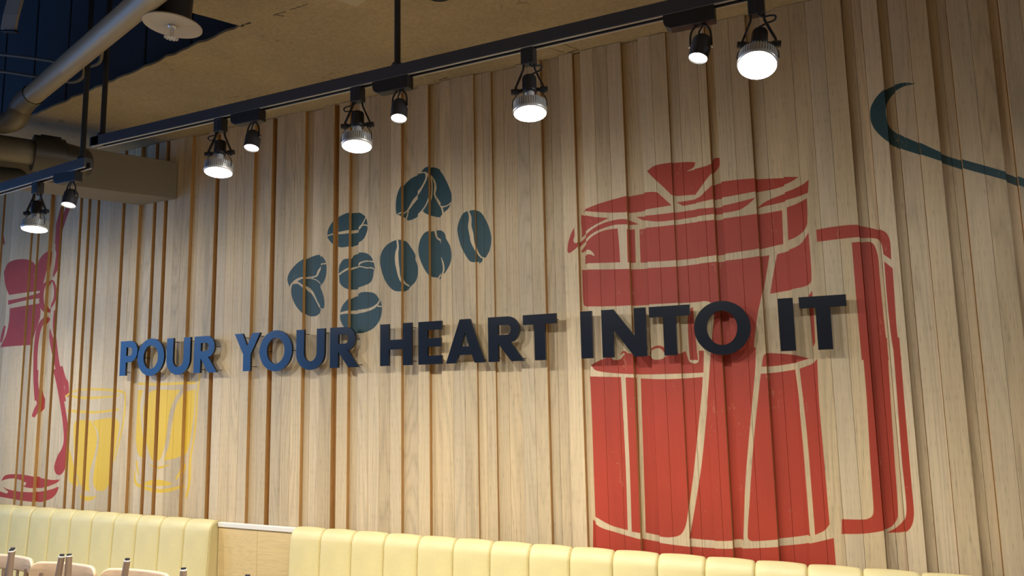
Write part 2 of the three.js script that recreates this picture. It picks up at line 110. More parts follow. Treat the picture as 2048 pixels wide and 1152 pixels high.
  ["red",1,[[-0.337,2.223,1],[-0.285,2.234],[-0.235,2.256],[-0.2,2.301,1],[-0.199,2.184],[-0.203,2.089],[-0.225,2.07],[-0.285,2.06],[-0.377,2.049,1],[-0.361,2.125]]],
  ["red",1,[[-0.218,2.026,1],[-0.202,2.047,1],[-0.205,1.827],[-0.215,1.806,1]]],
  ["red",1,[[-0.168,2.311,1],[-0.099,2.317],[-0.006,2.315],[0.069,2.29],[0.101,2.269],[0.113,2.232],[0.112,2.154,1],[0.085,2.179,1],[0.081,2.22],[0.066,2.251],[-0.003,2.261],[-0.088,2.261],[-0.168,2.258,1]]],
  ["red",1,[[-0.032,2.241,1],[0.003,2.241],[0.038,2.24],[0.054,2.223],[0.064,2.175],[0.064,2.083],[0.065,1.968],[0.067,1.854],[0.071,1.74,1],[-0.03,1.744,1],[-0.032,2.013]]],
  ["red",1,[[0.085,2.149,1],[0.114,2.117,1],[0.112,2.003],[0.11,1.852],[0.117,1.739,1],[0.094,1.739,1],[0.086,1.853],[0.084,2.005]]],
  ["red",1,[[-0.025,1.837,1],[-0.023,1.615],[-0.029,1.324],[-0.031,1.145],[-0.038,1.114],[-0.065,1.099],[-0.153,1.095,1],[-0.158,1.036,1],[-0.077,1.042],[-0.0,1.059],[0.034,1.077],[0.056,1.118],[0.061,1.326],[0.065,1.572],[0.071,1.832,1]]],
  ["red",1,[[0.091,1.831,1],[0.09,1.654],[0.087,1.327],[0.089,1.167],[0.081,1.111],[0.052,1.074],[0.01,1.047,1],[0.073,1.055],[0.1,1.08],[0.113,1.128],[0.114,1.208],[0.114,1.49],[0.116,1.83,1]]],
  ["red",1,[[-1.217,1.76,1],[-1.172,1.781],[-1.12,1.794],[-1.103,1.781],[-1.07,1.783],[-1.044,1.807],[-1.019,1.808],[-0.935,1.795],[-0.907,1.776],[-0.868,1.778],[-0.839,1.796],[-0.782,1.799,1],[-0.762,1.808],[-0.744,1.759],[-0.707,1.757],[-0.701,1.809,1],[-0.679,1.808,1],[-0.686,1.71,1],[-0.777,1.708],[-0.968,1.709],[-1.118,1.72],[-1.194,1.734]]],
  ["red",0,[[-0.932,1.799],[-0.927,1.807],[-0.922,1.815],[-0.916,1.82],[-0.906,1.825],[-0.895,1.828],[-0.885,1.829],[-0.877,1.826],[-0.87,1.821],[-0.864,1.816],[-0.86,1.81],[-0.856,1.802],[-0.852,1.794],[-0.841,1.798],[-0.844,1.807],[-0.847,1.817],[-0.853,1.826],[-0.862,1.833],[-0.873,1.838],[-0.885,1.84],[-0.897,1.838],[-0.91,1.833],[-0.921,1.826],[-0.927,1.818],[-0.931,1.809],[-0.934,1.8]]],
  ["red",0,[[-1.069,1.803],[-1.063,1.808],[-1.056,1.812],[-1.053,1.813],[-1.051,1.812],[-1.048,1.809],[-1.044,1.805],[-1.039,1.801],[-1.035,1.797],[-1.03,1.793],[-1.022,1.801],[-1.026,1.805],[-1.031,1.81],[-1.036,1.813],[-1.04,1.817],[-1.046,1.821],[-1.054,1.821],[-1.061,1.817],[-1.066,1.811],[-1.071,1.805]]],
  ["red",1,[[-0.741,1.998,1],[-0.718,2.011,1],[-0.714,1.9],[-0.707,1.767,1],[-0.744,1.769,1],[-0.746,1.902]]],
  ["red",1,[[-1.232,1.706,1],[-1.17,1.703],[-1.07,1.699,1],[-1.068,1.585],[-1.064,1.301],[-1.066,0.998,1],[-1.145,1.015],[-1.204,1.042],[-1.226,1.06],[-1.229,1.203],[-1.229,1.49]]],
  ["red",1,[[-1.048,1.697,1],[-1.001,1.694,1],[-1.002,1.49],[-1.005,1.21],[-1.007,0.989,1],[-1.047,0.993,1],[-1.045,1.302]]],
  ["red",1,[[-0.981,1.69,1],[-0.873,1.684],[-0.778,1.685],[-0.69,1.69,1],[-0.697,1.626],[-0.725,1.444],[-0.753,1.263],[-0.778,1.129],[-0.796,1.039],[-0.821,0.995],[-0.868,0.979],[-0.924,0.98],[-0.988,0.989,1],[-0.985,1.211]]],
  ["red",1,[[-0.647,1.794,1],[-0.589,1.788],[-0.449,1.814,1],[-0.459,1.711],[-0.492,1.49],[-0.529,1.226],[-0.551,0.988,1],[-0.634,0.978],[-0.723,0.976],[-0.785,0.979,1],[-0.751,1.13],[-0.714,1.309],[-0.68,1.535],[-0.656,1.717]]],
  ["red",1,[[-0.43,1.728,1],[-0.414,1.782],[-0.362,1.784],[-0.296,1.775],[-0.233,1.757,1],[-0.289,1.742],[-0.366,1.731]]],
  ["red",1,[[-0.436,1.697,1],[-0.367,1.702],[-0.295,1.712,1],[-0.289,1.619],[-0.283,1.404],[-0.281,1.192],[-0.28,1.022,1],[-0.379,1.003],[-0.513,0.985],[-0.532,0.998],[-0.517,1.14],[-0.484,1.402],[-0.456,1.578]]],
  ["red",1,[[-0.275,1.715,1],[-0.224,1.734],[-0.202,1.754,1],[-0.207,1.575],[-0.204,1.321],[-0.201,1.072,1],[-0.223,1.046],[-0.26,1.026,1],[-0.261,1.193],[-0.264,1.447]]],
  ["red",1,[[-1.241,1.033,1],[-1.196,1.003],[-1.117,0.984],[-1.001,0.96],[-0.888,0.949],[-0.778,0.943],[-0.671,0.943],[-0.549,0.952],[-0.414,0.967],[-0.315,0.982],[-0.25,0.999],[-0.189,1.018,1],[-0.188,0.877,1],[-1.25,0.791,1]]],
  ["red",1,[[-5.872,2.608,1],[-5.828,2.671],[-5.742,2.689],[-5.623,2.683],[-5.535,2.655],[-5.482,2.609,1],[-5.462,2.661],[-5.414,2.701],[-5.354,2.721,1],[-5.357,2.631],[-5.382,2.526],[-5.416,2.431,1],[-5.596,2.431],[-5.79,2.427,1],[-5.843,2.508]]],
  ["red",1,[[-5.796,2.386,1],[-5.614,2.396],[-5.425,2.418,1],[-5.431,2.377,1],[-5.59,2.372],[-5.79,2.353,1]]],
  ["red",1,[[-5.768,2.324,1],[-5.607,2.332],[-5.419,2.339,1],[-5.406,2.248],[-5.443,2.157],[-5.489,2.04,1],[-5.661,2.041],[-5.849,2.038,1],[-5.79,2.134],[-5.768,2.228]]],
  ["red",0,[[-5.251,3.036],[-5.267,2.99],[-5.283,2.943],[-5.296,2.899],[-5.303,2.858],[-5.307,2.821],[-5.311,2.791],[-5.314,2.77],[-5.318,2.755],[-5.322,2.74],[-5.306,2.735],[-5.297,2.749],[-5.288,2.762],[-5.278,2.783],[-5.268,2.812],[-5.258,2.848],[-5.247,2.886],[-5.235,2.93],[-5.223,2.977],[-5.211,3.025]]],
  ["red",0,[[-5.176,3.063],[-5.2,3.015],[-5.225,2.967],[-5.244,2.922],[-5.257,2.882],[-5.265,2.847],[-5.272,2.814],[-5.279,2.784],[-5.285,2.756],[-5.287,2.732],[-5.281,2.714],[-5.275,2.707],[-5.272,2.698],[-5.272,2.67],[-5.276,2.634],[-5.28,2.602],[-5.286,2.576],[-5.295,2.552],[-5.304,2.528],[-5.284,2.521],[-5.266,2.542],[-5.247,2.563],[-5.232,2.59],[-5.223,2.624],[-5.219,2.661],[-5.219,2.692],[-5.224,2.712],[-5.231,2.72],[-5.234,2.727],[-5.235,2.748],[-5.235,2.775],[-5.231,2.805],[-5.223,2.836],[-5.212,2.869],[-5.197,2.906],[-5.177,2.95],[-5.153,2.998],[-5.129,3.046]]],
  ["red",0,[[-5.348,2.495],[-5.327,2.493],[-5.31,2.492],[-5.299,2.487],[-5.288,2.473],[-5.278,2.452],[-5.271,2.43],[-5.268,2.407],[-5.268,2.382],[-5.272,2.36],[-5.28,2.342],[-5.292,2.326],[-5.306,2.313],[-5.321,2.302],[-5.337,2.295],[-5.344,2.294],[-5.346,2.297],[-5.355,2.305],[-5.363,2.317],[-5.371,2.334],[-5.378,2.356],[-5.382,2.379],[-5.383,2.403],[-5.381,2.427],[-5.376,2.447],[-5.368,2.462],[-5.354,2.476],[-5.34,2.492],[-5.357,2.502],[-5.378,2.49],[-5.401,2.479],[-5.42,2.461],[-5.429,2.436],[-5.432,2.409],[-5.432,2.383],[-5.43,2.357],[-5.424,2.331],[-5.413,2.308],[-5.395,2.289],[-5.371,2.275],[-5.34,2.267],[-5.314,2.274],[-5.296,2.287],[-5.282,2.301],[-5.267,2.316],[-5.254,2.333],[-5.244,2.354],[-5.239,2.378],[-5.239,2.404],[-5.243,2.429],[-5.251,2.454],[-5.265,2.478],[-5.282,2.497],[-5.307,2.506],[-5.33,2.506],[-5.35,2.506]]],
  ["red",0,[[-5.355,2.241],[-5.378,2.227],[-5.403,2.211],[-5.424,2.19],[-5.437,2.166],[-5.445,2.139],[-5.45,2.107],[-5.454,2.069],[-5.456,2.025],[-5.455,1.974],[-5.451,1.91],[-5.445,1.84],[-5.437,1.776],[-5.428,1.726],[-5.419,1.682],[-5.409,1.639],[-5.365,1.641],[-5.374,1.684],[-5.384,1.727],[-5.392,1.776],[-5.4,1.839],[-5.406,1.908],[-5.41,1.971],[-5.409,2.02],[-5.406,2.063],[-5.4,2.1],[-5.394,2.129],[-5.386,2.153],[-5.375,2.172],[-5.36,2.188],[-5.34,2.203],[-5.32,2.22]]],
  ["red",0,[[-5.31,2.146],[-5.298,2.107],[-5.286,2.068],[-5.273,2.027],[-5.256,1.985],[-5.237,1.94],[-5.218,1.896],[-5.199,1.853],[-5.18,1.81],[-5.163,1.773],[-5.15,1.746],[-5.139,1.725],[-5.13,1.704],[-5.122,1.68],[-5.115,1.655],[-5.108,1.629],[-5.069,1.631],[-5.075,1.657],[-5.081,1.682],[-5.088,1.708],[-5.096,1.731],[-5.106,1.752],[-5.118,1.779],[-5.134,1.816],[-5.154,1.858],[-5.172,1.901],[-5.189,1.945],[-5.204,1.989],[-5.222,2.032],[-5.243,2.072],[-5.265,2.11],[-5.287,2.148]]],
  ["red",0,[[-5.257,2.279],[-5.259,2.245],[-5.262,2.211],[-5.261,2.174],[-5.254,2.131],[-5.242,2.087],[-5.23,2.041],[-5.218,1.993],[-5.204,1.944],[-5.189,1.897],[-5.171,1.851],[-5.151,1.806],[-5.135,1.773],[-5.123,1.753],[-5.105,1.743],[-5.11,1.744],[-5.102,1.74],[-5.085,1.733],[-5.068,1.724],[-5.049,1.731],[-5.051,1.744],[-5.054,1.758],[-5.067,1.774],[-5.091,1.78],[-5.094,1.773],[-5.107,1.779],[-5.125,1.81],[-5.144,1.853],[-5.162,1.899],[-5.177,1.946],[-5.19,1.994],[-5.203,2.042],[-5.216,2.088],[-5.229,2.132],[-5.237,2.172],[-5.237,2.208],[-5.233,2.242],[-5.228,2.275]]],
  ["red",0,[[-5.976,3.013],[-5.963,2.971],[-5.95,2.93],[-5.937,2.894],[-5.925,2.866],[-5.912,2.843],[-5.9,2.82],[-5.882,2.82],[-5.889,2.843],[-5.896,2.866],[-5.906,2.894],[-5.921,2.93],[-5.94,2.971],[-5.958,3.013]]],
  ["red",0,[[-5.823,2.199],[-5.832,2.179],[-5.842,2.16],[-5.849,2.14],[-5.853,2.119],[-5.856,2.098],[-5.858,2.078],[-5.836,2.074],[-5.828,2.094],[-5.821,2.113],[-5.814,2.133],[-5.809,2.153],[-5.806,2.174],[-5.801,2.194]]],
  ["red",0,[[-5.428,1.858],[-5.426,1.823],[-5.424,1.789],[-5.42,1.755],[-5.415,1.722],[-5.409,1.69],[-5.402,1.662],[-5.392,1.639],[-5.384,1.624],[-5.382,1.618],[-5.384,1.614],[-5.394,1.602],[-5.407,1.586],[-5.416,1.567],[-5.424,1.549],[-5.432,1.53],[-5.398,1.52],[-5.383,1.536],[-5.368,1.552],[-5.354,1.566],[-5.338,1.576],[-5.319,1.59],[-5.307,1.612],[-5.315,1.636],[-5.331,1.653],[-5.345,1.67],[-5.357,1.694],[-5.37,1.724],[-5.38,1.755],[-5.385,1.788],[-5.386,1.822],[-5.388,1.856]]],
  ["red",0,[[-5.227,1.855],[-5.206,1.808],[-5.185,1.762],[-5.164,1.71],[-5.14,1.645],[-5.116,1.575],[-5.096,1.513],[-5.083,1.461],[-5.074,1.417],[-5.069,1.381],[-5.069,1.353],[-5.073,1.333],[-5.081,1.313],[-5.093,1.295],[-5.11,1.277],[-5.126,1.256],[-5.137,1.233],[-5.146,1.212],[-5.151,1.193],[-5.152,1.179],[-5.149,1.167],[-5.145,1.158],[-5.14,1.151],[-5.135,1.145],[-5.13,1.138],[-5.095,1.129],[-5.084,1.132],[-5.072,1.136],[-5.061,1.144],[-5.051,1.154],[-5.042,1.166],[-5.036,1.181],[-5.032,1.199],[-5.031,1.22],[-5.03,1.239],[-5.027,1.258],[-5.023,1.28],[-5.018,1.303],[-5.014,1.326],[-5.011,1.351],[-5.013,1.381],[-5.02,1.42],[-5.032,1.465],[-5.048,1.517],[-5.069,1.58],[-5.094,1.65],[-5.119,1.715],[-5.142,1.767],[-5.164,1.814],[-5.186,1.86]]],
  ["red",0,[[-5.167,1.872],[-5.156,1.84],[-5.145,1.808],[-5.132,1.781],[-5.116,1.763],[-5.105,1.759],[-5.098,1.752],[-5.091,1.727],[-5.084,1.695],[-5.077,1.662],[-5.04,1.662],[-5.042,1.695],[-5.045,1.729],[-5.051,1.757],[-5.063,1.776],[-5.076,1.784],[-5.083,1.792],[-5.096,1.815],[-5.111,1.845],[-5.126,1.877]]],
  ["red",1,[[-5.731,1.07,1],[-5.705,1.1],[-5.664,1.116],[-5.564,1.123],[-5.465,1.12],[-5.354,1.11],[-5.23,1.099],[-5.15,1.095],[-5.083,1.102,1],[-5.102,1.084],[-5.153,1.065],[-5.225,1.046],[-5.305,1.034],[-5.387,1.032],[-5.457,1.037],[-5.473,1.044],[-5.453,1.051],[-5.447,1.068],[-5.474,1.072],[-5.503,1.082],[-5.561,1.091],[-5.618,1.091],[-5.674,1.084]]],
  ["red",1,[[-5.752,0.999,1],[-5.693,0.99],[-5.656,0.985],[-5.643,0.997],[-5.666,1.009],[-5.712,1.03,1],[-5.653,1.016],[-5.559,1.006],[-5.453,1.003],[-5.343,1.006],[-5.223,1.021],[-5.151,1.036],[-5.092,1.053,1],[-5.097,1.03],[-5.115,1.004],[-5.158,0.973],[-5.229,0.951],[-5.309,0.939],[-5.412,0.941],[-5.517,0.945],[-5.624,0.952],[-5.747,0.96,1]]],
  ["yellow",0,[[-5.071,1.657],[-5.055,1.666],[-5.039,1.675],[-5.02,1.683],[-4.999,1.691],[-4.975,1.697],[-4.941,1.702],[-4.894,1.703],[-4.837,1.703],[-4.777,1.701],[-4.71,1.698],[-4.639,1.694],[-4.582,1.689],[-4.544,1.686],[-4.519,1.683],[-4.5,1.678],[-4.488,1.675],[-4.483,1.672],[-4.478,1.654],[-4.476,1.613],[-4.479,1.558],[-4.484,1.503],[-4.495,1.447],[-4.51,1.391],[-4.523,1.34],[-4.533,1.301],[-4.542,1.268],[-4.55,1.235],[-4.544,1.234],[-4.533,1.267],[-4.522,1.299],[-4.51,1.338],[-4.496,1.389],[-4.48,1.445],[-4.469,1.501],[-4.463,1.557],[-4.461,1.612],[-4.463,1.653],[-4.466,1.675],[-4.477,1.685],[-4.493,1.691],[-4.514,1.698],[-4.542,1.702],[-4.58,1.706],[-4.639,1.71],[-4.71,1.714],[-4.778,1.716],[-4.839,1.716],[-4.896,1.714],[-4.944,1.711],[-4.98,1.707],[-5.007,1.7],[-5.03,1.693],[-5.05,1.685],[-5.067,1.676],[-5.084,1.667]]],
  ["yellow",0,[[-5.035,1.671],[-5.013,1.663],[-4.991,1.656],[-4.958,1.65],[-4.91,1.646],[-4.853,1.643],[-4.79,1.642],[-4.716,1.645],[-4.637,1.649],[-4.577,1.654],[-4.547,1.658],[-4.536,1.662],[-4.525,1.666],[-4.528,1.671],[-4.54,1.669],[-4.551,1.667],[-4.58,1.666],[-4.64,1.663],[-4.719,1.66],[-4.792,1.659],[-4.854,1.66],[-4.91,1.663],[-4.956,1.666],[-4.987,1.669],[-5.009,1.673],[-5.032,1.676]]],
  ["yellow",0,[[-5.053,1.562],[-5.014,1.558],[-4.976,1.554],[-4.93,1.551],[-4.875,1.549],[-4.813,1.546],[-4.746,1.547],[-4.674,1.551],[-4.599,1.558],[-4.525,1.564],[-4.528,1.578],[-4.603,1.572],[-4.678,1.566],[-4.749,1.562],[-4.814,1.563],[-4.875,1.566],[-4.93,1.569],[-4.975,1.571],[-5.013,1.573],[-5.052,1.574]]],
  ["yellow",1,[[-4.972,1.442],[-4.961,1.49],[-4.888,1.503],[-4.806,1.502,1],[-4.757,1.455],[-4.728,1.384],[-4.743,1.278],[-4.779,1.171],[-4.784,1.078],[-4.773,1.031,1],[-4.822,1.041],[-4.87,1.075],[-4.924,1.167],[-4.956,1.31]]],
  ["yellow",1,[[-4.786,1.495,1],[-4.708,1.508],[-4.567,1.514],[-4.518,1.479],[-4.525,1.409],[-4.549,1.269],[-4.574,1.131],[-4.603,1.066],[-4.654,1.038],[-4.716,1.051],[-4.745,1.102],[-4.737,1.196],[-4.709,1.337],[-4.719,1.419]]],
  ["yellow",1,[[-5.018,1.333,1],[-4.978,1.262],[-4.932,1.155],[-4.888,1.074],[-4.927,1.061,1],[-4.991,1.094,1]]],
  ["yellow",1,[[-4.879,1.004,1],[-4.774,0.999],[-4.691,1.007,1],[-4.772,0.971],[-4.848,0.979]]],
  ["yellow",0,[[-4.386,1.73],[-4.306,1.727],[-4.227,1.723],[-4.144,1.721],[-4.051,1.722],[-3.955,1.724],[-3.861,1.726],[-3.863,1.742],[-3.958,1.74],[-4.053,1.738],[-4.145,1.737],[-4.228,1.739],[-4.306,1.743],[-4.386,1.747]]],
  ["yellow",0,[[-3.831,1.79],[-3.837,1.747],[-3.844,1.704],[-3.85,1.656],[-3.853,1.599],[-3.855,1.537],[-3.858,1.48],[-3.862,1.431],[-3.868,1.387],[-3.874,1.348],[-3.881,1.318],[-3.888,1.293],[-3.893,1.26],[-3.895,1.212],[-3.894,1.156],[-3.896,1.108],[-3.902,1.075],[-3.909,1.049],[-3.917,1.022],[-3.906,1.02],[-3.894,1.046],[-3.883,1.073],[-3.875,1.108],[-3.873,1.156],[-3.875,1.212],[-3.875,1.26],[-3.871,1.291],[-3.866,1.317],[-3.86,1.347],[-3.853,1.386],[-3.846,1.43],[-3.841,1.479],[-3.838,1.536],[-3.838,1.598],[-3.836,1.655],[-3.831,1.703],[-3.825,1.746],[-3.818,1.788]]],
  ["yellow",1,[[-4.382,1.685],[-4.349,1.695],[-4.304,1.695,1],[-4.325,1.617],[-4.319,1.525],[-4.292,1.41],[-4.253,1.264,1],[-4.313,1.272],[-4.343,1.33],[-4.367,1.479]]],
  ["yellow",1,[[-4.271,1.651],[-4.232,1.685],[-4.175,1.695],[-3.969,1.689,1],[-4.022,1.625],[-4.06,1.524],[-4.076,1.389],[-4.109,1.278],[-4.14,1.246],[-4.197,1.251],[-4.242,1.331],[-4.281,1.445],[-4.296,1.57]]],
  ["yellow",1,[[-3.934,1.68,1],[-3.861,1.69,1],[-3.864,1.59],[-3.882,1.424],[-3.914,1.303],[-3.974,1.269],[-4.093,1.246,1],[-4.05,1.345],[-4.032,1.457],[-4.0,1.591]]],
  ["yellow",0,[[-4.215,1.217],[-4.188,1.209],[-4.16,1.2],[-4.128,1.196],[-4.096,1.202],[-4.066,1.213],[-4.036,1.223],[-4.04,1.228],[-4.071,1.222],[-4.102,1.215],[-4.13,1.212],[-4.156,1.213],[-4.184,1.217],[-4.213,1.222]]],
  ["yellow",0,[[-4.347,1.244],[-4.344,1.227],[-4.34,1.21],[-4.336,1.193],[-4.329,1.178],[-4.322,1.163],[-4.314,1.149],[-4.308,1.15],[-4.312,1.165],[-4.316,1.18],[-4.319,1.195],[-4.323,1.212],[-4.327,1.229],[-4.331,1.246]]],
  ["yellow",0,[[-4.358,1.182],[-4.357,1.158],[-4.355,1.133],[-4.352,1.113],[-4.347,1.1],[-4.338,1.091],[-4.324,1.083],[-4.305,1.077],[-4.282,1.071],[-4.254,1.066],[-4.22,1.059],[-4.179,1.052],[-4.137,1.049],[-4.097,1.05],[-4.059,1.054],[-4.022,1.06],[-3.988,1.068],[-3.956,1.078],[-3.925,1.087],[-3.931,1.1],[-3.964,1.093],[-3.996,1.087],[-4.03,1.081],[-4.065,1.076],[-4.1,1.072],[-4.136,1.071],[-4.173,1.074],[-4.212,1.079],[-4.247,1.085],[-4.274,1.09],[-4.295,1.094],[-4.311,1.099],[-4.321,1.103],[-4.326,1.107],[-4.332,1.117],[-4.338,1.135],[-4.343,1.159],[-4.348,1.183]]],
  ["yellow",1,[[-4.258,1.093],[-4.221,1.119],[-4.125,1.129],[-4.01,1.113],[-4.043,1.097],[-4.138,1.091]]],
  ["yellow",0,[[-3.929,1.233],[-3.936,1.216],[-3.942,1.2],[-3.95,1.185],[-3.961,1.169],[-3.973,1.154],[-3.985,1.139],[-3.968,1.132],[-3.956,1.148],[-3.944,1.163],[-3.933,1.18],[-3.926,1.197],[-3.921,1.214],[-3.917,1.231]]],
  ["green",1,[[0.263,2.892,1],[0.226,2.906],[0.189,2.905],[0.15,2.893],[0.115,2.866],[0.091,2.832],[0.081,2.803],[0.081,2.756],[0.095,2.715],[0.125,2.672],[0.152,2.647],[0.187,2.622],[0.256,2.584],[0.331,2.542],[0.405,2.501],[0.477,2.466],[0.551,2.429],[0.598,2.399],[0.736,2.326,1],[0.739,2.36,1],[0.601,2.433],[0.551,2.464],[0.48,2.501],[0.408,2.537],[0.334,2.578],[0.26,2.631],[0.191,2.68],[0.154,2.72],[0.141,2.765],[0.143,2.813],[0.155,2.844],[0.186,2.877],[0.216,2.89],[0.241,2.893]]]
];

// ---------------------------------------------------------------- the oak-plank wall with its painted mural
const WSPAN = 2.9, WY0 = 0.45, WTOP = 3.36, TEX = 2048, MARGIN = 48;
const PAINT = { red: [166, 56, 36], green: [37, 68, 72], yellow: [222, 183, 58] };
for (const p of PLANKS) p.seed = rnd() * 1000, p.tone = 0.935 + rnd() * 0.10, p.warm = (rnd() - 0.5) * 0.05, p.fig = rnd();
function oak(x, y, p) {                           // one point of an oak board: [r, g, b] in sRGB
  const s = p.seed;
  const c = noise(x * 9 + s, y * 0.55 + s * 1.7) * 5 + noise(x * 30 + s, y * 2.2) * 0.7;
  const ring = Math.pow(Math.abs(((c * 2) % 1) - 0.5) * 2, 2.2) * (p.fig > 0.45 ? 1 : 0.45);
  const fibre = noise(x * 420 + s, y * 7) * 0.6 + noise(x * 160 + s, y * 2.6 + s) * 0.4;
  const pore = Math.max(0, noise(x * 620 + s * 3, y * 24 + s) - 0.74) * 2.2;
  const patch = noise(x * 6 + s, y * 0.9 + s * 0.3);
  const k = p.tone * (1.02 + (patch - 0.5) * 0.10 - ring * 0.090 + (fibre - 0.5) * 0.085 - pore * 0.26);
  const c3 = p.raw ?? [203, 181, 143];
  return [c3[0] * k * (1 + p.warm * 0.4), c3[1] * k, c3[2] * k * (1 - p.warm)];
}
function wallTexture(chunk) {
  const cw = TEX - MARGIN, X0 = CHUNK0[chunk], sx = cw / WSPAN, sy = TEX / (WTOP - WY0);
  const cv = document.createElement('canvas'); cv.width = cv.height = TEX;
  const c = cv.getContext('2d');
  const U = (x) => MARGIN + (x - X0) * sx, W = (y) => (WTOP - y) * sy;
  for (const [col, smooth, pts] of MURAL) {
    if (!pts.some((p) => p[0] > X0 - 0.4 && p[0] < X0 + WSPAN + 0.4)) continue;
    c.globalCompositeOperation = col === 'bare' ? 'destination-out' : 'source-over';
    const k = PAINT[col] ?? [0, 0, 0];
    c.fillStyle = `rgb(${k[0]},${k[1]},${k[2]})`;
    c.beginPath();
    const n = pts.length, P = (i) => pts[(i + n) % n];
    c.moveTo(U(P(0)[0]), W(P(0)[1]));
    for (let i = 0; i < n; i++) {
      const a = P(i), b = P(i + 1);
      if (!smooth) { c.lineTo(U(b[0]), W(b[1])); continue; }
      const ta = a[2] ? [b[0] - a[0], b[1] - a[1]] : [(b[0] - P(i - 1)[0]) / 2, (b[1] - P(i - 1)[1]) / 2];
      const tb = b[2] ? [b[0] - a[0], b[1] - a[1]] : [(P(i + 2)[0] - a[0]) / 2, (P(i + 2)[1] - a[1]) / 2];
      const len = Math.hypot(b[0] - a[0], b[1] - a[1]), fa = Math.min(1, len / (Math.hypot(...ta) + 1e-9)), fb = Math.min(1, len / (Math.hypot(...tb) + 1e-9));
      c.bezierCurveTo(U(a[0] + ta[0] * fa / 3), W(a[1] + ta[1] * fa / 3), U(b[0] - tb[0] * fb / 3), W(b[1] - tb[1] * fb / 3), U(b[0]), W(b[1]));
    }
    c.fill();
  }
  const im = c.getImageData(0, 0, TEX, TEX), d = im.data;
  const plain = { seed: 77 + chunk, tone: 1.0, warm: 0.0, fig: 0.3, raw: [186, 142, 84] };   // the oiled solid edges of the boards
  for (let i = 0; i < TEX; i++) {
    const x = X0 + (i - MARGIN) / sx;
    let p = plain;
    if (i >= MARGIN) p = PLANKS.find((q) => x >= q[0] - 0.02 && x <= q[1] + 0.0005) ?? plain;
    for (let j = 0; j < TEX; j++) {
      const y = WTOP - j / sy, o = (j * TEX + i) * 4;
      const w = oak(x, y, p), a = i < MARGIN ? 0 : d[o + 3] / 255;
      if (a > 0.004) {
        const g = w[1] / 182, worn = noise(x * 260, y * 60) * noise(x * 23 + 5, y * 9) > 0.74 ? 0.3 : 0;
        const t = 0.72 + 0.28 * g + (noise(x * 5, y * 4 + 9) - 0.5) * 0.08, m = a * (1 - worn) * 0.985;
        for (let q = 0; q < 3; q++) { const pc = d[o + q] * t; w[q] = w[q] * (1 - m) + pc * m; }
      }
      d[o] = w[0]; d[o + 1] = w[1]; d[o + 2] = w[2]; d[o + 3] = 255;
    }
  }
  c.globalCompositeOperation = 'source-over';
  c.putImageData(im, 0, 0);
  const t = new THREE.CanvasTexture(cv); t.colorSpace = THREE.SRGBColorSpace; t.magFilter = THREE.LinearFilter; t.anisotropy = 8;
  return new THREE.MeshPhysicalMaterial({ map: t, roughness: 0.55 });
}
const CHUNK0 = [];                                 // each texture starts at a plank edge
for (const p of PLANKS) { if (!CHUNK0.length || p[1] + 0.01 > CHUNK0.at(-1) + WSPAN) CHUNK0.push(p[0] - 0.004); p.chunk = CHUNK0.length - 1; }
const wallMats = CHUNK0.map((_, i) => wallTexture(i));
function plankGeometry(x0, x1, z, zb, y0, y1, chunk) {
  const e = 0.0011, gap = 0.0004, a = x0 + gap, b = x1 - gap;
  const prof = [[a, zb], [a, z - e], [a + e, z], [b - e, z], [b, z - e], [b, zb]];      // x, z going round the front
  const P = [], N = [], UV = [], I = [];
  const cw = (TEX - MARGIN) / TEX, X0 = CHUNK0[chunk];
  const vv = (y) => (y - WY0) / (WTOP - WY0);
  for (let k = 0; k + 1 < prof.length; k++) {
    const [xa, za] = prof[k], [xb, zbb] = prof[k + 1], side = k === 0 || k === 4;
    const n = new THREE.Vector3(-(zbb - za), 0, xb - xa).normalize(), o = P.length / 3;
    const ua = side ? (4 + 30 * (k ? 1 : 0)) / TEX : MARGIN / TEX + (xa - X0) / WSPAN * cw, ub = side ? (22 + 20 * (k ? 1 : 0)) / TEX : MARGIN / TEX + (xb - X0) / WSPAN * cw;
    for (const [x, zz, u] of [[xa, za, ua], [xb, zbb, ub]]) for (const y of [y0, y1]) { P.push(x, y, zz); N.push(n.x, 0, n.z); UV.push(u, vv(y)); }
    I.push(o, o + 2, o + 1, o + 1, o + 2, o + 3);
  }
  for (const [y, s] of [[y1, 1], [y0, -1]]) {       // end grain
    const o = P.length / 3;
    for (const [x, zz] of prof) { P.push(x, y, zz); N.push(0, s, 0); UV.push(0.008, 0.5); }
    for (let k = 1; k + 1 < prof.length; k++) s > 0 ? I.push(o, o + k + 1, o + k) : I.push(o, o + k, o + k + 1);
  }
  const g = new THREE.BufferGeometry();
  g.setAttribute('position', new THREE.Float32BufferAttribute(P, 3)); g.setAttribute('normal', new THREE.Float32BufferAttribute(N, 3)); g.setAttribute('uv', new THREE.Float32BufferAttribute(UV, 2));
  g.setIndex(I); return g;
}
const wallBack = struct('wall_back', 'oak plank wall with a painted coffee mural in red, green and yellow', 'wall');
const plaster = std(0.42, 0.37, 0.28, 0.9);
put('masonry', box(-8.2, 5.2, 0, 4.9, -0.30, -0.04), plaster, wallBack);
put('backing_board', box(-6.6, 2.3, 0.3, WTOP, -0.04, -0.014), std(0.44, 0.24, 0.075, 0.7), wallBack);
for (const p of PLANKS) {
  const [x0, x1, z] = p, chunk = p.chunk;
  put('plank', plankGeometry(x0, x1, z, -0.014, WY0, WTOP - 0.0006 - rnd() * 0.003, chunk), wallMats[chunk], wallBack);
}

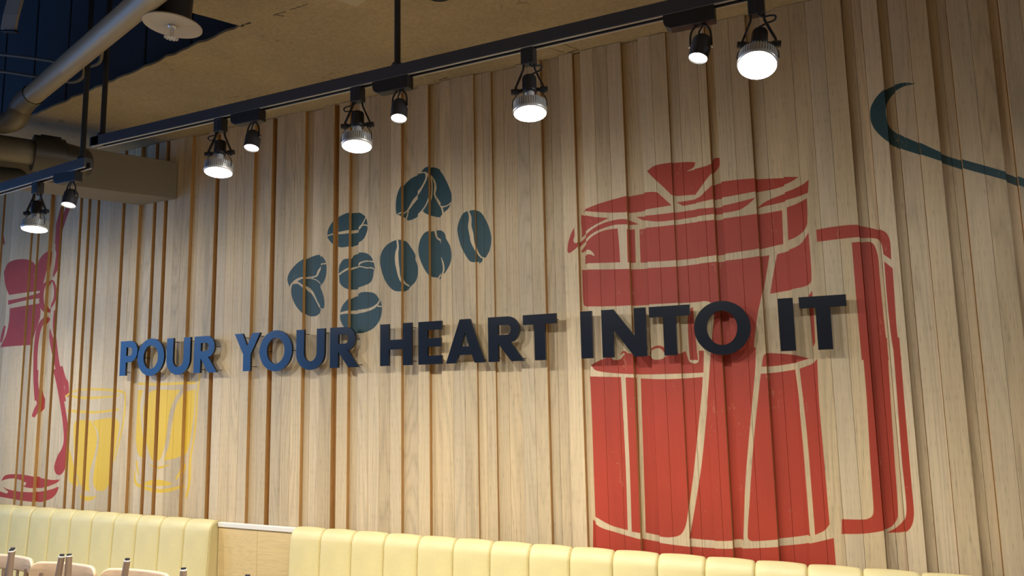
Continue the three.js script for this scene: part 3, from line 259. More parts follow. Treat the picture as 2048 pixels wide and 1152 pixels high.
// ---------------------------------------------------------------- the rest of the room
function noiseTexture(n, fn, srgb = true) {
  const d = new Uint8Array(n * n * 4);
  for (let j = 0; j < n; j++) for (let i = 0; i < n; i++) { const c = fn(i / n, j / n), o = (j * n + i) * 4; d[o] = c[0]; d[o + 1] = c[1]; d[o + 2] = c[2]; d[o + 3] = 255; }
  const t = new THREE.DataTexture(d, n, n); t.wrapS = t.wrapT = THREE.MirroredRepeatWrapping; t.magFilter = THREE.LinearFilter; t.minFilter = THREE.LinearFilter;
  if (srgb) t.colorSpace = THREE.SRGBColorSpace; t.needsUpdate = true; return t;
}
const plasterTex = noiseTexture(1024, (u, v) => {
  const big = noise(u * 6, v * 6) * 0.6 + noise(u * 17, v * 17) * 0.4, fine = noise(u * 260, v * 260), speck = noise(u * 120 + 40, v * 120) * noise(u * 9, v * 9 + 3) > 0.78 ? -0.14 : 0;
  const k = 0.93 + (big - 0.5) * 0.16 + (fine - 0.5) * 0.09 + speck;
  return [176 * k, 158 * k, 124 * k];
});
plasterTex.repeat.set(0.35, 0.35);
const ceilingMat = new THREE.MeshPhysicalMaterial({ map: plasterTex, roughness: 0.92 });
const CEIL = 3.36;
const ceil = struct('ceiling', 'tan plaster ceiling strip with a ragged edge at a dark opening', 'ceiling');
const ragged = (a, b, n, amp) => { const r = []; for (let i = 1; i < n; i++) { const t = i / n; r.push([a[0] + (b[0] - a[0]) * t + (rnd() - 0.5) * amp, a[1] + (b[1] - a[1]) * t + (rnd() - 0.5) * amp]); } return r; };
{
  const P0 = [-2.546, 1.008], far = [-5.57, 7.2], left = [-8.2, 0.21];
  const pts = [[5.2, -0.1], [5.2, 7.2], far, ...ragged(far, P0, 60, 0.012), P0, ...ragged(P0, left, 110, 0.014), left, [-8.2, -0.1]];
  const g = new THREE.ExtrudeGeometry(new THREE.Shape(pts.map(([x, z]) => new THREE.Vector2(x, -z))), { depth: 0.012, bevelEnabled: false });
  g.rotateX(-Math.PI / 2); g.translate(0, CEIL, 0);
  put('plaster_slab', g, ceilingMat, ceil);
  const crackMat = std(0.02, 0.018, 0.015, 0.9);
  const crack = (pts, w) => { const L = [], Rr = []; pts.forEach(([x, z], i) => { const q = w * (0.35 + rnd()) * (i === 0 || i === pts.length - 1 ? 0.15 : 1); L.push([x, z - q]); Rr.push([x + 0.003 * rnd(), z + q]); }); const g2 = new THREE.ExtrudeGeometry(new THREE.Shape([...L, ...Rr.reverse()].map(([x, z]) => new THREE.Vector2(x, -z))), { depth: 0.002, bevelEnabled: false }); g2.rotateX(-Math.PI / 2); g2.translate(0, CEIL - 0.0008, 0); put('crack', g2, crackMat, ceil); };
  const line = (a, b, n, amp) => [a, ...ragged(a, b, n, amp), b];
  crack(line([-2.55, 1.007], [-2.475, 1.012], 10, 0.01), 0.006);
  crack(line([-2.34, 1.015], [-2.26, 1.018], 8, 0.006), 0.002); crack(line([-2.325, 1.012], [-2.30, 0.985], 4, 0.004), 0.003); crack(line([-2.24, 1.02], [-2.13, 1.023], 12, 0.006), 0.0016);
  crack(line([-2.05, 0.038], [-1.98, 0.044], 8, 0.006), 0.003); crack(line([-1.29, 0.03], [-1.22, 0.035], 7, 0.004), 0.003);
  crack(line([-1.43, 0.29], [-1.30, 0.03], 14, 0.008), 0.0014); crack(line([-1.35, 0.30], [-1.225, 0.035], 14, 0.008), 0.0016);
  const dark = std(0.022, 0.030, 0.042, 0.75);
  const wv = struct('wall_upper', 'dark blue painted upstand panels above the ceiling opening', 'wall');
  const panelRun = (a, b, n) => { for (let i = 0; i < n; i++) { const t0 = (i + 0.012) / n, t1 = (i + 0.988) / n, p = [a[0] + (b[0] - a[0]) * t0, a[1] + (b[1] - a[1]) * t0], q = [a[0] + (b[0] - a[0]) * t1, a[1] + (b[1] - a[1]) * t1]; const g2 = flat([p[0], 3.975, p[1]], [q[0], 3.975, q[1]], 1.205, 0.03, [0, 1, 0]); put('panel', g2, dark, wv); } };
  panelRun([-2.53, 0.985], [-8.15, 0.19], 14); panelRun([-2.525, 1.01], [-5.55, 7.2], 14);
  put('backing_wall', [flat([-2.45, 4.03, 0.95], [-8.2, 4.03, 0.14], 1.14, 0.03, [0, 1, 0]), flat([-2.44, 4.03, 1.03], [-5.5, 7.2 * 1, 7.2].map((v, i) => (i === 1 ? 4.03 : v)), 1.14, 0.03, [0, 1, 0])], dark, wv);
  const slab = put('ceiling_slab', box(-8.2, 5.2, 4.58, 4.75, -0.3, 7.2), dark); slab.userData = { kind: 'structure', label: 'dark painted concrete slab above the ceiling opening', category: 'ceiling' };
}
{
  const floorTex = noiseTexture(512, (u, v) => { const k = 0.9 + (noise(u * 8, v * 70) - 0.5) * 0.25 + (noise(u * 150, v * 150) - 0.5) * 0.08; return [142 * k, 124 * k, 104 * k]; });
  floorTex.repeat.set(0.5, 0.5);
  const fl = put('floor', box(-8.2, 5.2, -0.12, 0, -0.3, 7.2), new THREE.MeshPhysicalMaterial({ map: floorTex, roughness: 0.5 })); fl.userData = { kind: 'structure', label: 'brown timber-look floor of the cafe', category: 'floor' };
  const paint = std(0.52, 0.48, 0.42, 0.85);
  const a = put('wall_front', box(-8.2, 5.2, 0, 4.9, 7.0, 7.2), paint); a.userData = { kind: 'structure', label: 'plain tan wall opposite the oak wall', category: 'wall' };
  const b = put('wall_right', box(5.0, 5.2, 0, 4.9, -0.04, 7.0), paint); b.userData = { kind: 'structure', label: 'plain tan end wall without a window', category: 'wall' };
  const l = put('wall_left', [box(-8.2, -8.0, 0, 0.7, -0.04, 7.0), box(-8.2, -8.0, 3.1, 4.9, -0.04, 7.0), box(-8.2, -8.0, 0.7, 3.1, -0.04, 1.5), box(-8.2, -8.0, 0.7, 3.1, 6.2, 7.0)], paint); l.userData = { kind: 'structure', label: 'end wall around the shop window', category: 'wall' };
  const w = struct('window_1', 'large shop window letting in blue daylight', 'window');
  const fm = std(0.03, 0.03, 0.03, 0.4);
  put('window_frame', [box(-8.13, -8.07, 0.70, 0.76, 1.5, 6.2), box(-8.13, -8.07, 3.04, 3.1, 1.5, 6.2), box(-8.13, -8.07, 0.76, 3.04, 1.5, 1.56), box(-8.13, -8.07, 0.76, 3.04, 6.14, 6.2), box(-8.13, -8.07, 0.76, 3.04, 3.82, 3.88)], fm, w);
  const glass = new THREE.MeshPhysicalMaterial({ transmission: 1, roughness: 0, thickness: 0, ior: 1.5, color: 0xffffff });
  put('pane', box(-8.104, -8.096, 0.76, 3.04, 1.56, 3.82), glass, w); put('pane', box(-8.104, -8.096, 0.76, 3.04, 3.88, 6.14), glass, w);
}
// boxed beam running out of the wall
{
  const g = new THREE.ExtrudeGeometry(new THREE.Shape([[-4.072, -0.03], [-4.405, -0.03], [-4.405 - 2.6 * 0.5, -2.6], [-4.072 - 2.6 * 0.515, -2.6]].map(([x, y]) => new THREE.Vector2(x, y))), { depth: 0.246, bevelEnabled: true, bevelSize: 0.003, bevelThickness: 0.003, bevelSegments: 1 });
  g.rotateX(-Math.PI / 2); g.translate(0, 2.946, 0);
  const b = put('trim_1', g, std(0.23, 0.20, 0.15, 0.8)); b.userData = { kind: 'structure', label: 'boxed tan beam meeting the oak wall below the ceiling', category: 'beam' };
}
// ceiling fittings
const black = std(0.012, 0.013, 0.017, 0.42), blackSoft = std(0.02, 0.021, 0.026, 0.5), darkGrey = std(0.055, 0.058, 0.068, 0.42);
{
  const t = thing('ceiling_hatch', 'small pale square hatch box on the plaster ceiling', 'hatch', [-1.910, 3.318, 0.962], -0.40);
  put('lid', rbox(0, 0.30, 0, 0.022, 0, 0.36, 0.004), std(0.46, 0.40, 0.27, 0.8), t); put('frame', rbox(0.015, 0.285, 0.02, 0.042, 0.015, 0.345, 0.004), std(0.40, 0.34, 0.23, 0.8), t);
  const s = thing('ceiling_speaker', 'round black ceiling fitting next to the hanging rod', 'fitting', [-1.533, 3.31, 0.90]);
  put('rim', lathe([[0.02, 0.05], [0.05, 0.05], [0.058, 0.012], [0.056, 0], [0.045, 0.002], [0.0, 0.006]]), black, s);
}
// ---------------------------------------------------------------- lighting tracks
const TY = 2.80;
const lipMat = std(0.42, 0.41, 0.38, 0.35, 0.3);
function track(name, label, a, b) {
  const A = V(a), B = V(b), d = B.clone().sub(A), L = d.length(), turn = Math.atan2(-d.z, d.x);
  const t = thing(name, label, 'track', a, turn);
  const s = new THREE.Shape(); const w = 0.019, h = 0.021;
  s.moveTo(-w, h); s.lineTo(w, h); s.lineTo(w, -h); s.lineTo(0.0095, -h); s.lineTo(0.0095, 0.004); s.lineTo(-0.0095, 0.004); s.lineTo(-0.0095, -h); s.lineTo(-w, -h); s.closePath();
  const g = new THREE.ExtrudeGeometry(s, { depth: L, bevelEnabled: true, bevelSize: 0.0008, bevelThickness: 0.0008, bevelSegments: 1 }); g.rotateY(Math.PI / 2);
  put('rail', g, darkGrey, t);
  put('lip', rbox(0, L, -0.0245, -0.020, 0.010, 0.0185, 0.001, 1), lipMat, t); put('lip', rbox(0, L, -0.0245, -0.020, -0.0185, -0.010, 0.001, 1), lipMat, t);
  return t;
}
const tr1 = track('lighting_track', 'long dark lighting track hung in front of the oak wall', [-3.11, TY, 1.3], [4.6, TY, 1.3]);
put('end_cap', rbox(-0.012, 0.05, -0.0225, 0.0215, -0.0198, 0.0198, 0.003), darkGrey, tr1);
const LA = [-3.115, 2.70, 1.323], LB = [-5.6, 2.70, 1.065];
const tr2 = track('lighting_track', 'short lower lighting track beside the round duct', LB, LA);
const leftAt = (x) => LA[2] + (x - LA[0]) * (LB[2] - LA[2]) / (LB[0] - LA[0]);
const rod = (label, x, z, y0, y1) => { const t = thing('hanging_rod', label, 'rod', [x, y0, z], 0, 'rods carrying the lighting tracks'); put('rod', bar([0, 0, 0], [0, y1 - y0, 0], 0.0115), blackSoft, t); put('flange', lathe([[0.0, 0.012], [0.02, 0.012], [0.024, 0.0], [0, 0]]), blackSoft, t); };
rod('black rod holding up the middle of the long lighting track', -1.474, 1.3, TY + 0.021, CEIL);
rod('black rod holding up the end of the long lighting track', -3.062, 1.3, TY + 0.021, 4.58);
rod('black rod holding up the end of the short lower track', -3.165, 1.318, 2.721, 4.58);

// ---------------------------------------------------------------- spotlights
const finMat = std(0.50, 0.52, 0.54, 0.32, 0.55), neckMat = std(0.55, 0.57, 0.60, 0.35, 0.25), chrome = std(0.75, 0.76, 0.78, 0.2, 0.9);
const glowBig = new THREE.MeshStandardMaterial({ color: 0xffffff, emissive: BIG_COLOR, emissiveIntensity: 14, roughness: 0.3 });
const glowSmall = new THREE.MeshStandardMaterial({ color: 0xffffff, emissive: SMALL_COLOR, emissiveIntensity: 16, roughness: 0.3 });
function ribbedRing() {
  const s = new THREE.Shape(), n = 44;
  for (let i = 0; i < n; i++) for (const [f, r] of [[0, 0.0555], [0.5, 0.0555], [0.55, 0.0515], [0.95, 0.0515]]) { const a = (i + f) / n * Math.PI * 2, x = Math.cos(a) * r, y = Math.sin(a) * r; i + f ? s.lineTo(x, y) : s.moveTo(x, y); }
  s.closePath();
  const hole = new THREE.Path(); hole.absarc(0, 0, 0.0485, 0, Math.PI * 2, true); s.holes.push(hole);
  const g = new THREE.ExtrudeGeometry(s, { depth: 0.030, bevelEnabled: false, curveSegments: 24 }); g.rotateX(Math.PI / 2); return g;   // from y=0 down to -0.030
}
const ringGeo = ribbedRing();
function addSpot(head, y, cd, color, angle, size) {
  const L = new THREE.SpotLight(color, cd, 0, angle, 1, 2);
  L.name = 'beam'; L.position.set(0, y, 0); L.castShadow = true; L.shadow.radius = size; L.shadow.mapSize.set(1024, 1024);
  L.target.position.set(0, y - 1, 0); L.target.name = 'aim'; head.add(L); head.add(L.target);
}
function bigSpot(x, z, ytrack, tiltX, tiltZ, yaw, loopSide, label) {
  const t = thing('track_spotlight', label, 'spotlight', [x, ytrack - 0.0245, z], 0, 'ribbed spotlights on the tracks');
  put('adapter', [rbox(-0.023, 0.023, -0.056, 0.0, -0.017, 0.017, 0.003), rbox(-0.016, 0.006, -0.048, -0.014, 0.016, 0.0185, 0.001)], blackSoft, t);
  const y = new THREE.Group(); y.name = 'yoke'; y.rotation.y = yaw; t.add(y);
  for (const s of [-1, 1]) put('yoke_arm', [flat([s * 0.017, -0.050, 0], [s * 0.020, -0.075, 0], 0.012, 0.006), flat([s * 0.020, -0.073, 0], [s * 0.047, -0.134, 0], 0.012, 0.006), flat([s * 0.0466, -0.131, 0], [s * 0.049, -0.158, 0], 0.012, 0.006)], black, y);
  const h = new THREE.Group(); h.name = 'lamp_head'; h.position.y = -0.145; h.rotation.set(tiltX, 0, tiltZ); y.add(h);
  put('socket', lathe([[0, 0.055], [0.016, 0.0545], [0.0215, 0.051], [0.0235, 0.045], [0.0240, 0.0], [0.0235, -0.008], [0, -0.008]]), black, h);
  for (const s of [-1, 1]) put('pivot', [bar([s * 0.061, 0, 0], [s * 0.036, 0, 0], 0.0100), bar([s * 0.037, 0, 0], [s * 0.021, 0.003, 0], 0.0065)], black, h);
  put('bulb_neck', lathe([[0.0, -0.004], [0.0160, -0.005], [0.0160, -0.014], [0.0170, -0.024], [0.0200, -0.033], [0.0265, -0.041], [0.038, -0.047], [0.050, -0.050], [0.0, -0.050]]), neckMat, h);
  const r = put('cooling_ring', ringGeo, finMat, h); r.position.y = -0.047;
  put('rim', [lathe([[0.047, -0.073], [0.0555, -0.073], [0.0565, -0.079], [0.0545, -0.084], [0.050, -0.083], [0.047, -0.077]]), lathe([[0.047, -0.0775], [0.0515, -0.0825], [0.0535, -0.0848], [0.0530, -0.0860]])], finMat, h);
  put('lens', lathe([[0.0475, -0.0775], [0.040, -0.0805], [0.025, -0.0825], [0, -0.0835]].reverse()), glowBig, h);
  for (const s of [-1, 1]) put('lamp_clip', [tube([[s * 0.034, -0.004, 0.002], [s * 0.044, -0.020, 0.006], [s * 0.0545, -0.038, 0.008], [s * 0.0575, -0.065, 0.008]], 0.0018, 16, 6)], black, h);
  put('cable', tube([[loopSide * 0.004, -0.055, 0.004], [loopSide * 0.016, -0.066, 0.006], [loopSide * 0.040, -0.070, 0.012], [loopSide * 0.052, -0.076, 0.014], [loopSide * 0.050, -0.085, 0.012], [loopSide * 0.026, -0.088, 0.006], [loopSide * 0.004, -0.093, 0.002]], 0.0028, 48, 8), black, t);
  addSpot(h, -0.095, BIG_CD, BIG_COLOR, 1.50, 2.2);
  const side = new THREE.PointLight(BIG_COLOR, BIG_SIDE_CD, 0, 2); side.name = 'lens_spill'; side.position.set(0, -0.099, 0); side.castShadow = true; side.shadow.radius = 0.6; h.add(side);   // the domed lens also shines sideways
}
bigSpot(-3.532, leftAt(-3.532), 2.70, -0.10, 0.05, 0.3, 1, 'ribbed bulb spotlight on the short lower track beside the duct');
bigSpot(-4.46, leftAt(-4.46), 2.70, -0.06, 0, 0.3, 1, 'ribbed bulb spotlight on the short lower track, second from its end');
bigSpot(-5.25, leftAt(-5.25), 2.70, -0.02, 0, 0.3, 1, 'ribbed bulb spotlight on the short lower track, third from its end');
bigSpot(-2.338, 1.3, TY, -0.14, 0.03, 0.35, -1, 'ribbed bulb spotlight on the long track, first from its free end');
bigSpot(-1.650, 1.3, TY, -0.14, 0.02, 0.35, -1, 'ribbed bulb spotlight on the long track, second from its free end');
bigSpot(-0.953, 1.3, TY, -0.16, 0.02, 0.3, 1, 'ribbed bulb spotlight on the long track, third from its free end');
bigSpot(-0.223, 1.3, TY, -0.42, -0.14, 0.2, 1, 'ribbed bulb spotlight on the long track above the red jug painting');
bigSpot(0.62, 1.3, TY, -0.30, 0, 0.3, 1, 'ribbed bulb spotlight on the long track beyond the red jug painting');
function smallSpot(x, z, ytrack, tiltX, tiltZ, label) {
  const t = thing('mini_spotlight', label, 'spotlight', [x, ytrack - 0.0245, z], 0, 'small cylinder spotlights on the tracks');
  const s = new THREE.Shape([[-0.105, 0], [0.045, 0], [0.045, -0.044], [-0.060, -0.044], [-0.085, -0.043], [-0.100, -0.034], [-0.105, -0.022]].map(([a, b]) => new THREE.Vector2(a, b)));
  const g = new THREE.ExtrudeGeometry(s, { depth: 0.034, bevelEnabled: true, bevelSize: 0.002, bevelThickness: 0.002, bevelSegments: 2 }); g.translate(0, 0, -0.017);
  put('gear_box', g, black, t);
  put('bracket', [tube([[-0.031, -0.118, 0], [-0.031, -0.090, 0], [-0.027, -0.065, 0], [-0.014, -0.049, 0], [0, -0.045, 0], [0.014, -0.049, 0], [0.027, -0.065, 0], [0.031, -0.090, 0], [0.031, -0.118, 0]], 0.0032, 48, 8)], black, t);
  put('cable', tube([[0.004, -0.044, 0.006], [0.008, -0.055, 0.008], [-0.002, -0.070, 0.006], [-0.006, -0.084, 0.0]], 0.0028, 24, 8), black, t);
  const h = new THREE.Group(); h.name = 'lamp_head'; h.position.y = -0.112; h.rotation.set(tiltX, 0, tiltZ); t.add(h);
  put('housing', lathe([[0, 0.036], [0.012, 0.034], [0.022, 0.028], [0.0285, 0.018], [0.030, 0.004], [0.030, -0.046], [0.0275, -0.046], [0.0275, -0.036], [0, -0.036]]), blackSoft, h);
  for (const s of [-1, 1]) put('pivot_screw', bar([s * 0.037, -0.004, 0], [s * 0.029, -0.004, 0], 0.004, 0.004, 10), chrome, h);
  put('lens', lathe([[0, -0.0475], [0.012, -0.047], [0.022, -0.0445], [0.0272, -0.041]]), glowSmall, h);
  addSpot(h, -0.058, SMALL_CD, SMALL_COLOR, 1.35, 1.2);
}
smallSpot(-3.242, leftAt(-3.242), 2.70, -0.26, 0.12, 'small cylinder spotlight at the end of the short lower track');
smallSpot(-2.160, 1.3, TY, -0.26, 0.1, 'small cylinder spotlight on the long track, first from its free end');
smallSpot(-1.465, 1.3, TY, -0.26, 0.1, 'small cylinder spotlight on the long track, second from its free end');
smallSpot(-0.388, 1.3, TY, -0.26, -0.2, 'small cylinder spotlight on the long track above the red jug painting');

// ---------------------------------------------------------------- pipes and duct under the opening
{
  const steel = std(0.36, 0.30, 0.20, 0.42, 0.2), brownPipe = std(0.055, 0.046, 0.032, 0.45, 0.2), dull = std(0.17, 0.145, 0.10, 0.5, 0.3);
  const p = thing('conduit_pipe', 'thick grey pipe slanting across the dark ceiling opening, with an elbow', 'pipe', [-2.428, 3.17, 1.608]);
  const dx = -3.73 + 2.428, dz = 1.215 - 1.608;
  put('pipe_run', bar([0.9, 0, 0.9 * 0.302], [dx, 0, dz], 0.047, 0.047, 32), steel, p);
  put('elbow', tube([[dx + 0.02, 0, dz + 0.006], [dx - 0.07, -0.015, dz - 0.01], [dx - 0.12, -0.04, dz - 0.02], [dx - 0.135, -0.07, dz - 0.02], [dx - 0.17, -0.093, dz - 0.02], [dx - 0.26, -0.10, dz - 0.01]], 0.052, 40, 24), dull, p);
  put('lower_run', bar([dx - 0.24, -0.10, dz - 0.01], [dx - 1.8, -0.10, dz + 0.25], 0.047, 0.047, 32), dull, p);
  const D = thing('round_duct', 'dark brown round duct with a wide collar beside the lower track', 'duct', [-3.98, 2.955, 1.12]);
  const A = [-0.62, 0, 1.25], M1 = [0.035, 0, -0.10], M2 = [0.075, 0, -0.20], B = [0.115, -0.01, -0.30];
  put('duct_body', bar(A, M1, 0.066, 0.066, 40), dull, D);
  put('collar', [bar([0.02, 0, -0.07], M2, 0.098, 0.098, 40), bar([0.03, 0.075, -0.10], [0.07, 0.075, -0.185], 0.035, 0.035, 20)], brownPipe, D);
  put('duct_end', [bar(M2, B, 0.084, 0.080, 40), (() => { const g = new THREE.SphereGeometry(0.080, 28, 16); g.scale(1, 1, 0.55); g.rotateY(-0.58); g.translate(...B); return g; })()], brownPipe, D);
  const e = thing('round_duct', 'lower dark duct hanging under the collared duct', 'duct', [-4.2, 2.835, 1.10]);
  put('duct_body', bar([-0.62, 0, 0.95], [0.10, 0, -0.06], 0.055, 0.055, 32), brownPipe, e); put('cap', (() => { const g = new THREE.SphereGeometry(0.055, 24, 12); g.translate(0.10, 0, -0.06); return g; })(), brownPipe, e);
  const c1 = thing('thin_conduit', 'upper thin conduit ending at the long track rod', 'conduit', [-4.262, 3.561, 1.08]);
  put('conduit', tube([[-0.8, 0.24, -0.1], [0, 0, 0], [0.424, -0.125, 0], [0.653, -0.204, 0], [0.775, -0.230, 0], [0.87, -0.236, 0.02], [1.00, -0.22, 0.10], [1.15, -0.21, 0.197]], 0.0085, 60, 10), dull, c1);
  const c2 = thing('thin_conduit', 'lower thin conduit ending at the short track rod', 'conduit', [-4.250, 3.459, 1.08]);
  put('conduit', tube([[-0.8, 0.22, -0.1], [0, 0, 0], [0.272, -0.081, 0], [0.53, -0.160, 0], [0.655, -0.192, 0.005], [0.75, -0.192, 0.03], [0.90, -0.18, 0.13], [1.045, -0.17, 0.225]], 0.0085, 60, 10), dull, c2);
  const b = thing('metal_bracket', 'pale curved metal bracket beside the dark opening', 'bracket', [-3.45, 3.30, 1.5]);
  put('plate', [flat([-0.02, 0.035, 0], [0.0, 0.10, 0.005], 0.012, 0.115, [0, 0, 1]), flat([0, 0.095, 0.005], [0.035, 0.24, 0.0], 0.012, 0.115, [0, 0, 1])], std(0.45, 0.40, 0.32, 0.5, 0.2), b);
  put('hanger', [flat([-0.055, 0.036, 0.004], [0.05, 0.010, 0.004], 0.02, 0.012, [0, 0, 1]), flat([0.02, 0.22, -0.01], [0.09, 1.25, -0.01], 0.02, 0.03, [0, 0, 1])], black, b);
  const s = thing('sprinkler', 'round pale ceiling disc with a small metal fire sprinkler below', 'sprinkler', [-2.42, 3.118, 1.485], 0.35); s.rotation.z = -0.07;
  const discM = std(0.52, 0.46, 0.35, 0.7);
  for (const [a, n] of [[0.0, 0], [Math.PI, 1]]) { const sh = new THREE.Shape(); sh.absarc(0, 0, 0.110, a + 0.008, a + Math.PI - 0.008); const g = new THREE.ExtrudeGeometry(sh, { depth: 0.004, bevelEnabled: true, bevelSize: 0.001, bevelThickness: 0.001, bevelSegments: 1, curveSegments: 32 }); g.rotateX(-Math.PI / 2); put('disc_half', g, discM, s); }
  put('drop_pipe', bar([0.0, 0.006, 0], [0.0, 0.242, 0], 0.066, 0.066, 36), blackSoft, s);
  put('sprinkler_head', [lathe([[0, 0.0], [0.018, 0.0], [0.018, -0.007], [0.012, -0.012], [0.0, -0.012]]), bar([-0.006, -0.008, 0], [-0.004, -0.044, 0], 0.0035, 0.003, 10), bar([0.006, -0.008, 0], [0.004, -0.044, 0], 0.0035, 0.003, 10), lathe([[0, -0.042], [0.007, -0.042], [0.006, -0.049], [0, -0.049]])], chrome, s);
  const df = new THREE.Shape(); const n = 12; for (let i = 0; i < n; i++) for (const [f, r] of [[0, 0.028], [0.55, 0.028], [0.62, 0.015], [0.92, 0.015]]) { const a = (i + f) / n * Math.PI * 2; i + f ? df.lineTo(Math.cos(a) * r, Math.sin(a) * r) : df.moveTo(r, 0); }
  const dg = new THREE.ExtrudeGeometry(df, { depth: 0.0015, bevelEnabled: false }); dg.rotateX(-Math.PI / 2); dg.translate(0, -0.052, 0);
  put('deflector', dg, chrome, s);
}

// ---------------------------------------------------------------- raised letters
const letterMat = std(0.004, 0.007, 0.014, 0.22, 0, { ior: 1.6 });
const pinMat = std(0.02, 0.02, 0.022, 0.5);
const LH = 0.2255, LY = 1.7903, LZ0 = 0.070, LZ1 = 0.085;
function letterShape(ch, w) {                      // cap height 1, width w (same unit)
  const S = (p, ...holes) => { const s = new THREE.Shape(p.map(([x, y]) => new THREE.Vector2(x, y))); for (const h of holes) s.holes.push(new THREE.Path(h.map(([x, y]) => new THREE.Vector2(x, y)))); return s; };
  const arc = (cx, cy, rx, ry, a0, a1, n = 28) => Array.from({ length: n + 1 }, (_, i) => { const a = a0 + (a1 - a0) * i / n; return [cx + Math.cos(a) * rx, cy + Math.sin(a) * ry]; });
  const st = 0.25, b = 0.205, H = Math.PI / 2;
  if (ch === 'I') return S([[0, 0], [w, 0], [w, 1], [0, 1]]);
  if (ch === 'T') return S([[w / 2 - 0.128, 0], [w / 2 + 0.128, 0], [w / 2 + 0.128, 1 - 0.215], [w, 1 - 0.215], [w, 1], [0, 1], [0, 1 - 0.215], [w / 2 - 0.128, 1 - 0.215]]);
  if (ch === 'H') return S([[0, 0], [st, 0], [st, 0.385], [w - st, 0.385], [w - st, 0], [w, 0], [w, 1], [w - st, 1], [w - st, 0.615], [st, 0.615], [st, 1], [0, 1]]);
  if (ch === 'E') return S([[0, 0], [w, 0], [w, 0.2], [st, 0.2], [st, 0.405], [w - 0.02, 0.405], [w - 0.02, 0.605], [st, 0.605], [st, 0.8], [w, 0.8], [w, 1], [0, 1]]);
  if (ch === 'A') return S([[0, 0], [0.262, 0], [0.335, 0.185], [w - 0.335, 0.185], [w - 0.262, 0], [w, 0], [w / 2 + 0.135, 1], [w / 2 - 0.135, 1]], [[0.405, 0.375], [w / 2, 0.70], [w - 0.405, 0.375]]);
  if (ch === 'N') return S([[0, 0], [st, 0], [st, 0.58], [w - 0.27, 0], [w, 0], [w, 1], [w - st, 1], [w - st, 0.42], [0.27, 1], [0, 1]]);
  if (ch === 'Y') return S([[w / 2 - 0.127, 0], [w / 2 + 0.127, 0], [w / 2 + 0.127, 0.44], [w, 1], [w - 0.275, 1], [w / 2, 0.66], [0.275, 1], [0, 1], [w / 2 - 0.127, 0.44]]);
  if (ch === 'O') { const c = w / 2; return S(arc(c, 0.5, c, 0.53, 0, Math.PI * 2, 64).slice(0, -1), arc(c, 0.5, c * 0.545, 0.53 * 0.635, Math.PI * 2, 0, 56).slice(0, -1)); }
  if (ch === 'U') return S([[0, 1], [0, 0.40], ...arc(w / 2, 0.40, w / 2, 0.43, Math.PI, Math.PI * 2), [w, 1], [w - st, 1], [w - st, 0.40], ...arc(w / 2, 0.40, w / 2 - st, 0.215, Math.PI * 2, Math.PI), [st, 1]]);
  const bowl = ch === 'P' ? 0.385 : 0.405, r = (1 - bowl) / 2, bx = w - (ch === 'P' ? 0.0 : 0.105);
  const outer = [[0, 0], [st, 0]];
  if (ch === 'P') outer.push([st, bowl]); else outer.push([st, 0.40], [w - 0.315, 0], [w, 0], [w - 0.335, 0.430]);
  const cx = bx - r * 0.98;
  if (ch === 'P') outer.push([cx, bowl]);
  outer.push(...arc(cx, bowl + r, r * 0.98, r, ch === 'P' ? -H : -H + 0.42, H), [0, 1]);
  const ir = r - 0.185;
  const hole = [[st, bowl + r - ir], [cx - 0.02, bowl + r - ir], ...arc(cx - 0.02, bowl + r, ir * 0.9, ir, -H, H, 16).slice(1), [st, bowl + r + ir]].reverse();
  return S(outer, hole);
}
const ORD = ['first', 'second', 'third', 'fourth', 'fifth'];
const seen = {};
for (const [ch, x0, x1, word] of LETTERS) {
  const k = seen[word] = (seen[word] ?? -1) + 1;
  const t = thing('raised_letter', `dark navy raised letter ${ch}, ${ORD[k]} letter of the word ${word}`, 'letter', [x0, LY, LZ0], 0, 'raised slogan letters on the oak wall');
  const w = (x1 - x0) / LH;
  const g = new THREE.ExtrudeGeometry(letterShape(ch, w), { depth: LZ1 - LZ0 - 0.0016, bevelEnabled: true, bevelSize: 0.0004, bevelThickness: 0.0008, bevelSegments: 1, curveSegments: 24 });
  const p = g.attributes.position; for (let i = 0; i < p.count; i++) p.setXY(i, p.getX(i) * LH, p.getY(i) * LH); g.computeVertexNormals();
  put('letter_face', g, letterMat, t);
  const W = x1 - x0;
  const spots = { I: [[0.5, 0.2], [0.5, 0.8]], T: [[0.5, 0.12], [0.12, 0.89], [0.88, 0.89]], Y: [[0.5, 0.12], [0.14, 0.92], [0.86, 0.92]], O: [[0.5, 0.06], [0.5, 0.94], [0.1, 0.5], [0.9, 0.5]], U: [[0.12, 0.9], [0.88, 0.9], [0.5, 0.06]], P: [[0.15, 0.1], [0.15, 0.9], [0.85, 0.68]], R: [[0.12, 0.1], [0.12, 0.9], [0.80, 0.7], [0.9, 0.06]], H: [[0.12, 0.1], [0.88, 0.1], [0.12, 0.9], [0.88, 0.9]], E: [[0.15, 0.1], [0.15, 0.9], [0.85, 0.1], [0.85, 0.9]], A: [[0.12, 0.06], [0.88, 0.06], [0.5, 0.9]], N: [[0.1, 0.1], [0.9, 0.1], [0.1, 0.9], [0.9, 0.9]] }[ch];
  for (const [u, v] of spots) put('pin', bar([u * W, v * LH, 0.002], [u * W, v * LH, -0.078], 0.0022, 0.0022, 8), pinMat, t);
}

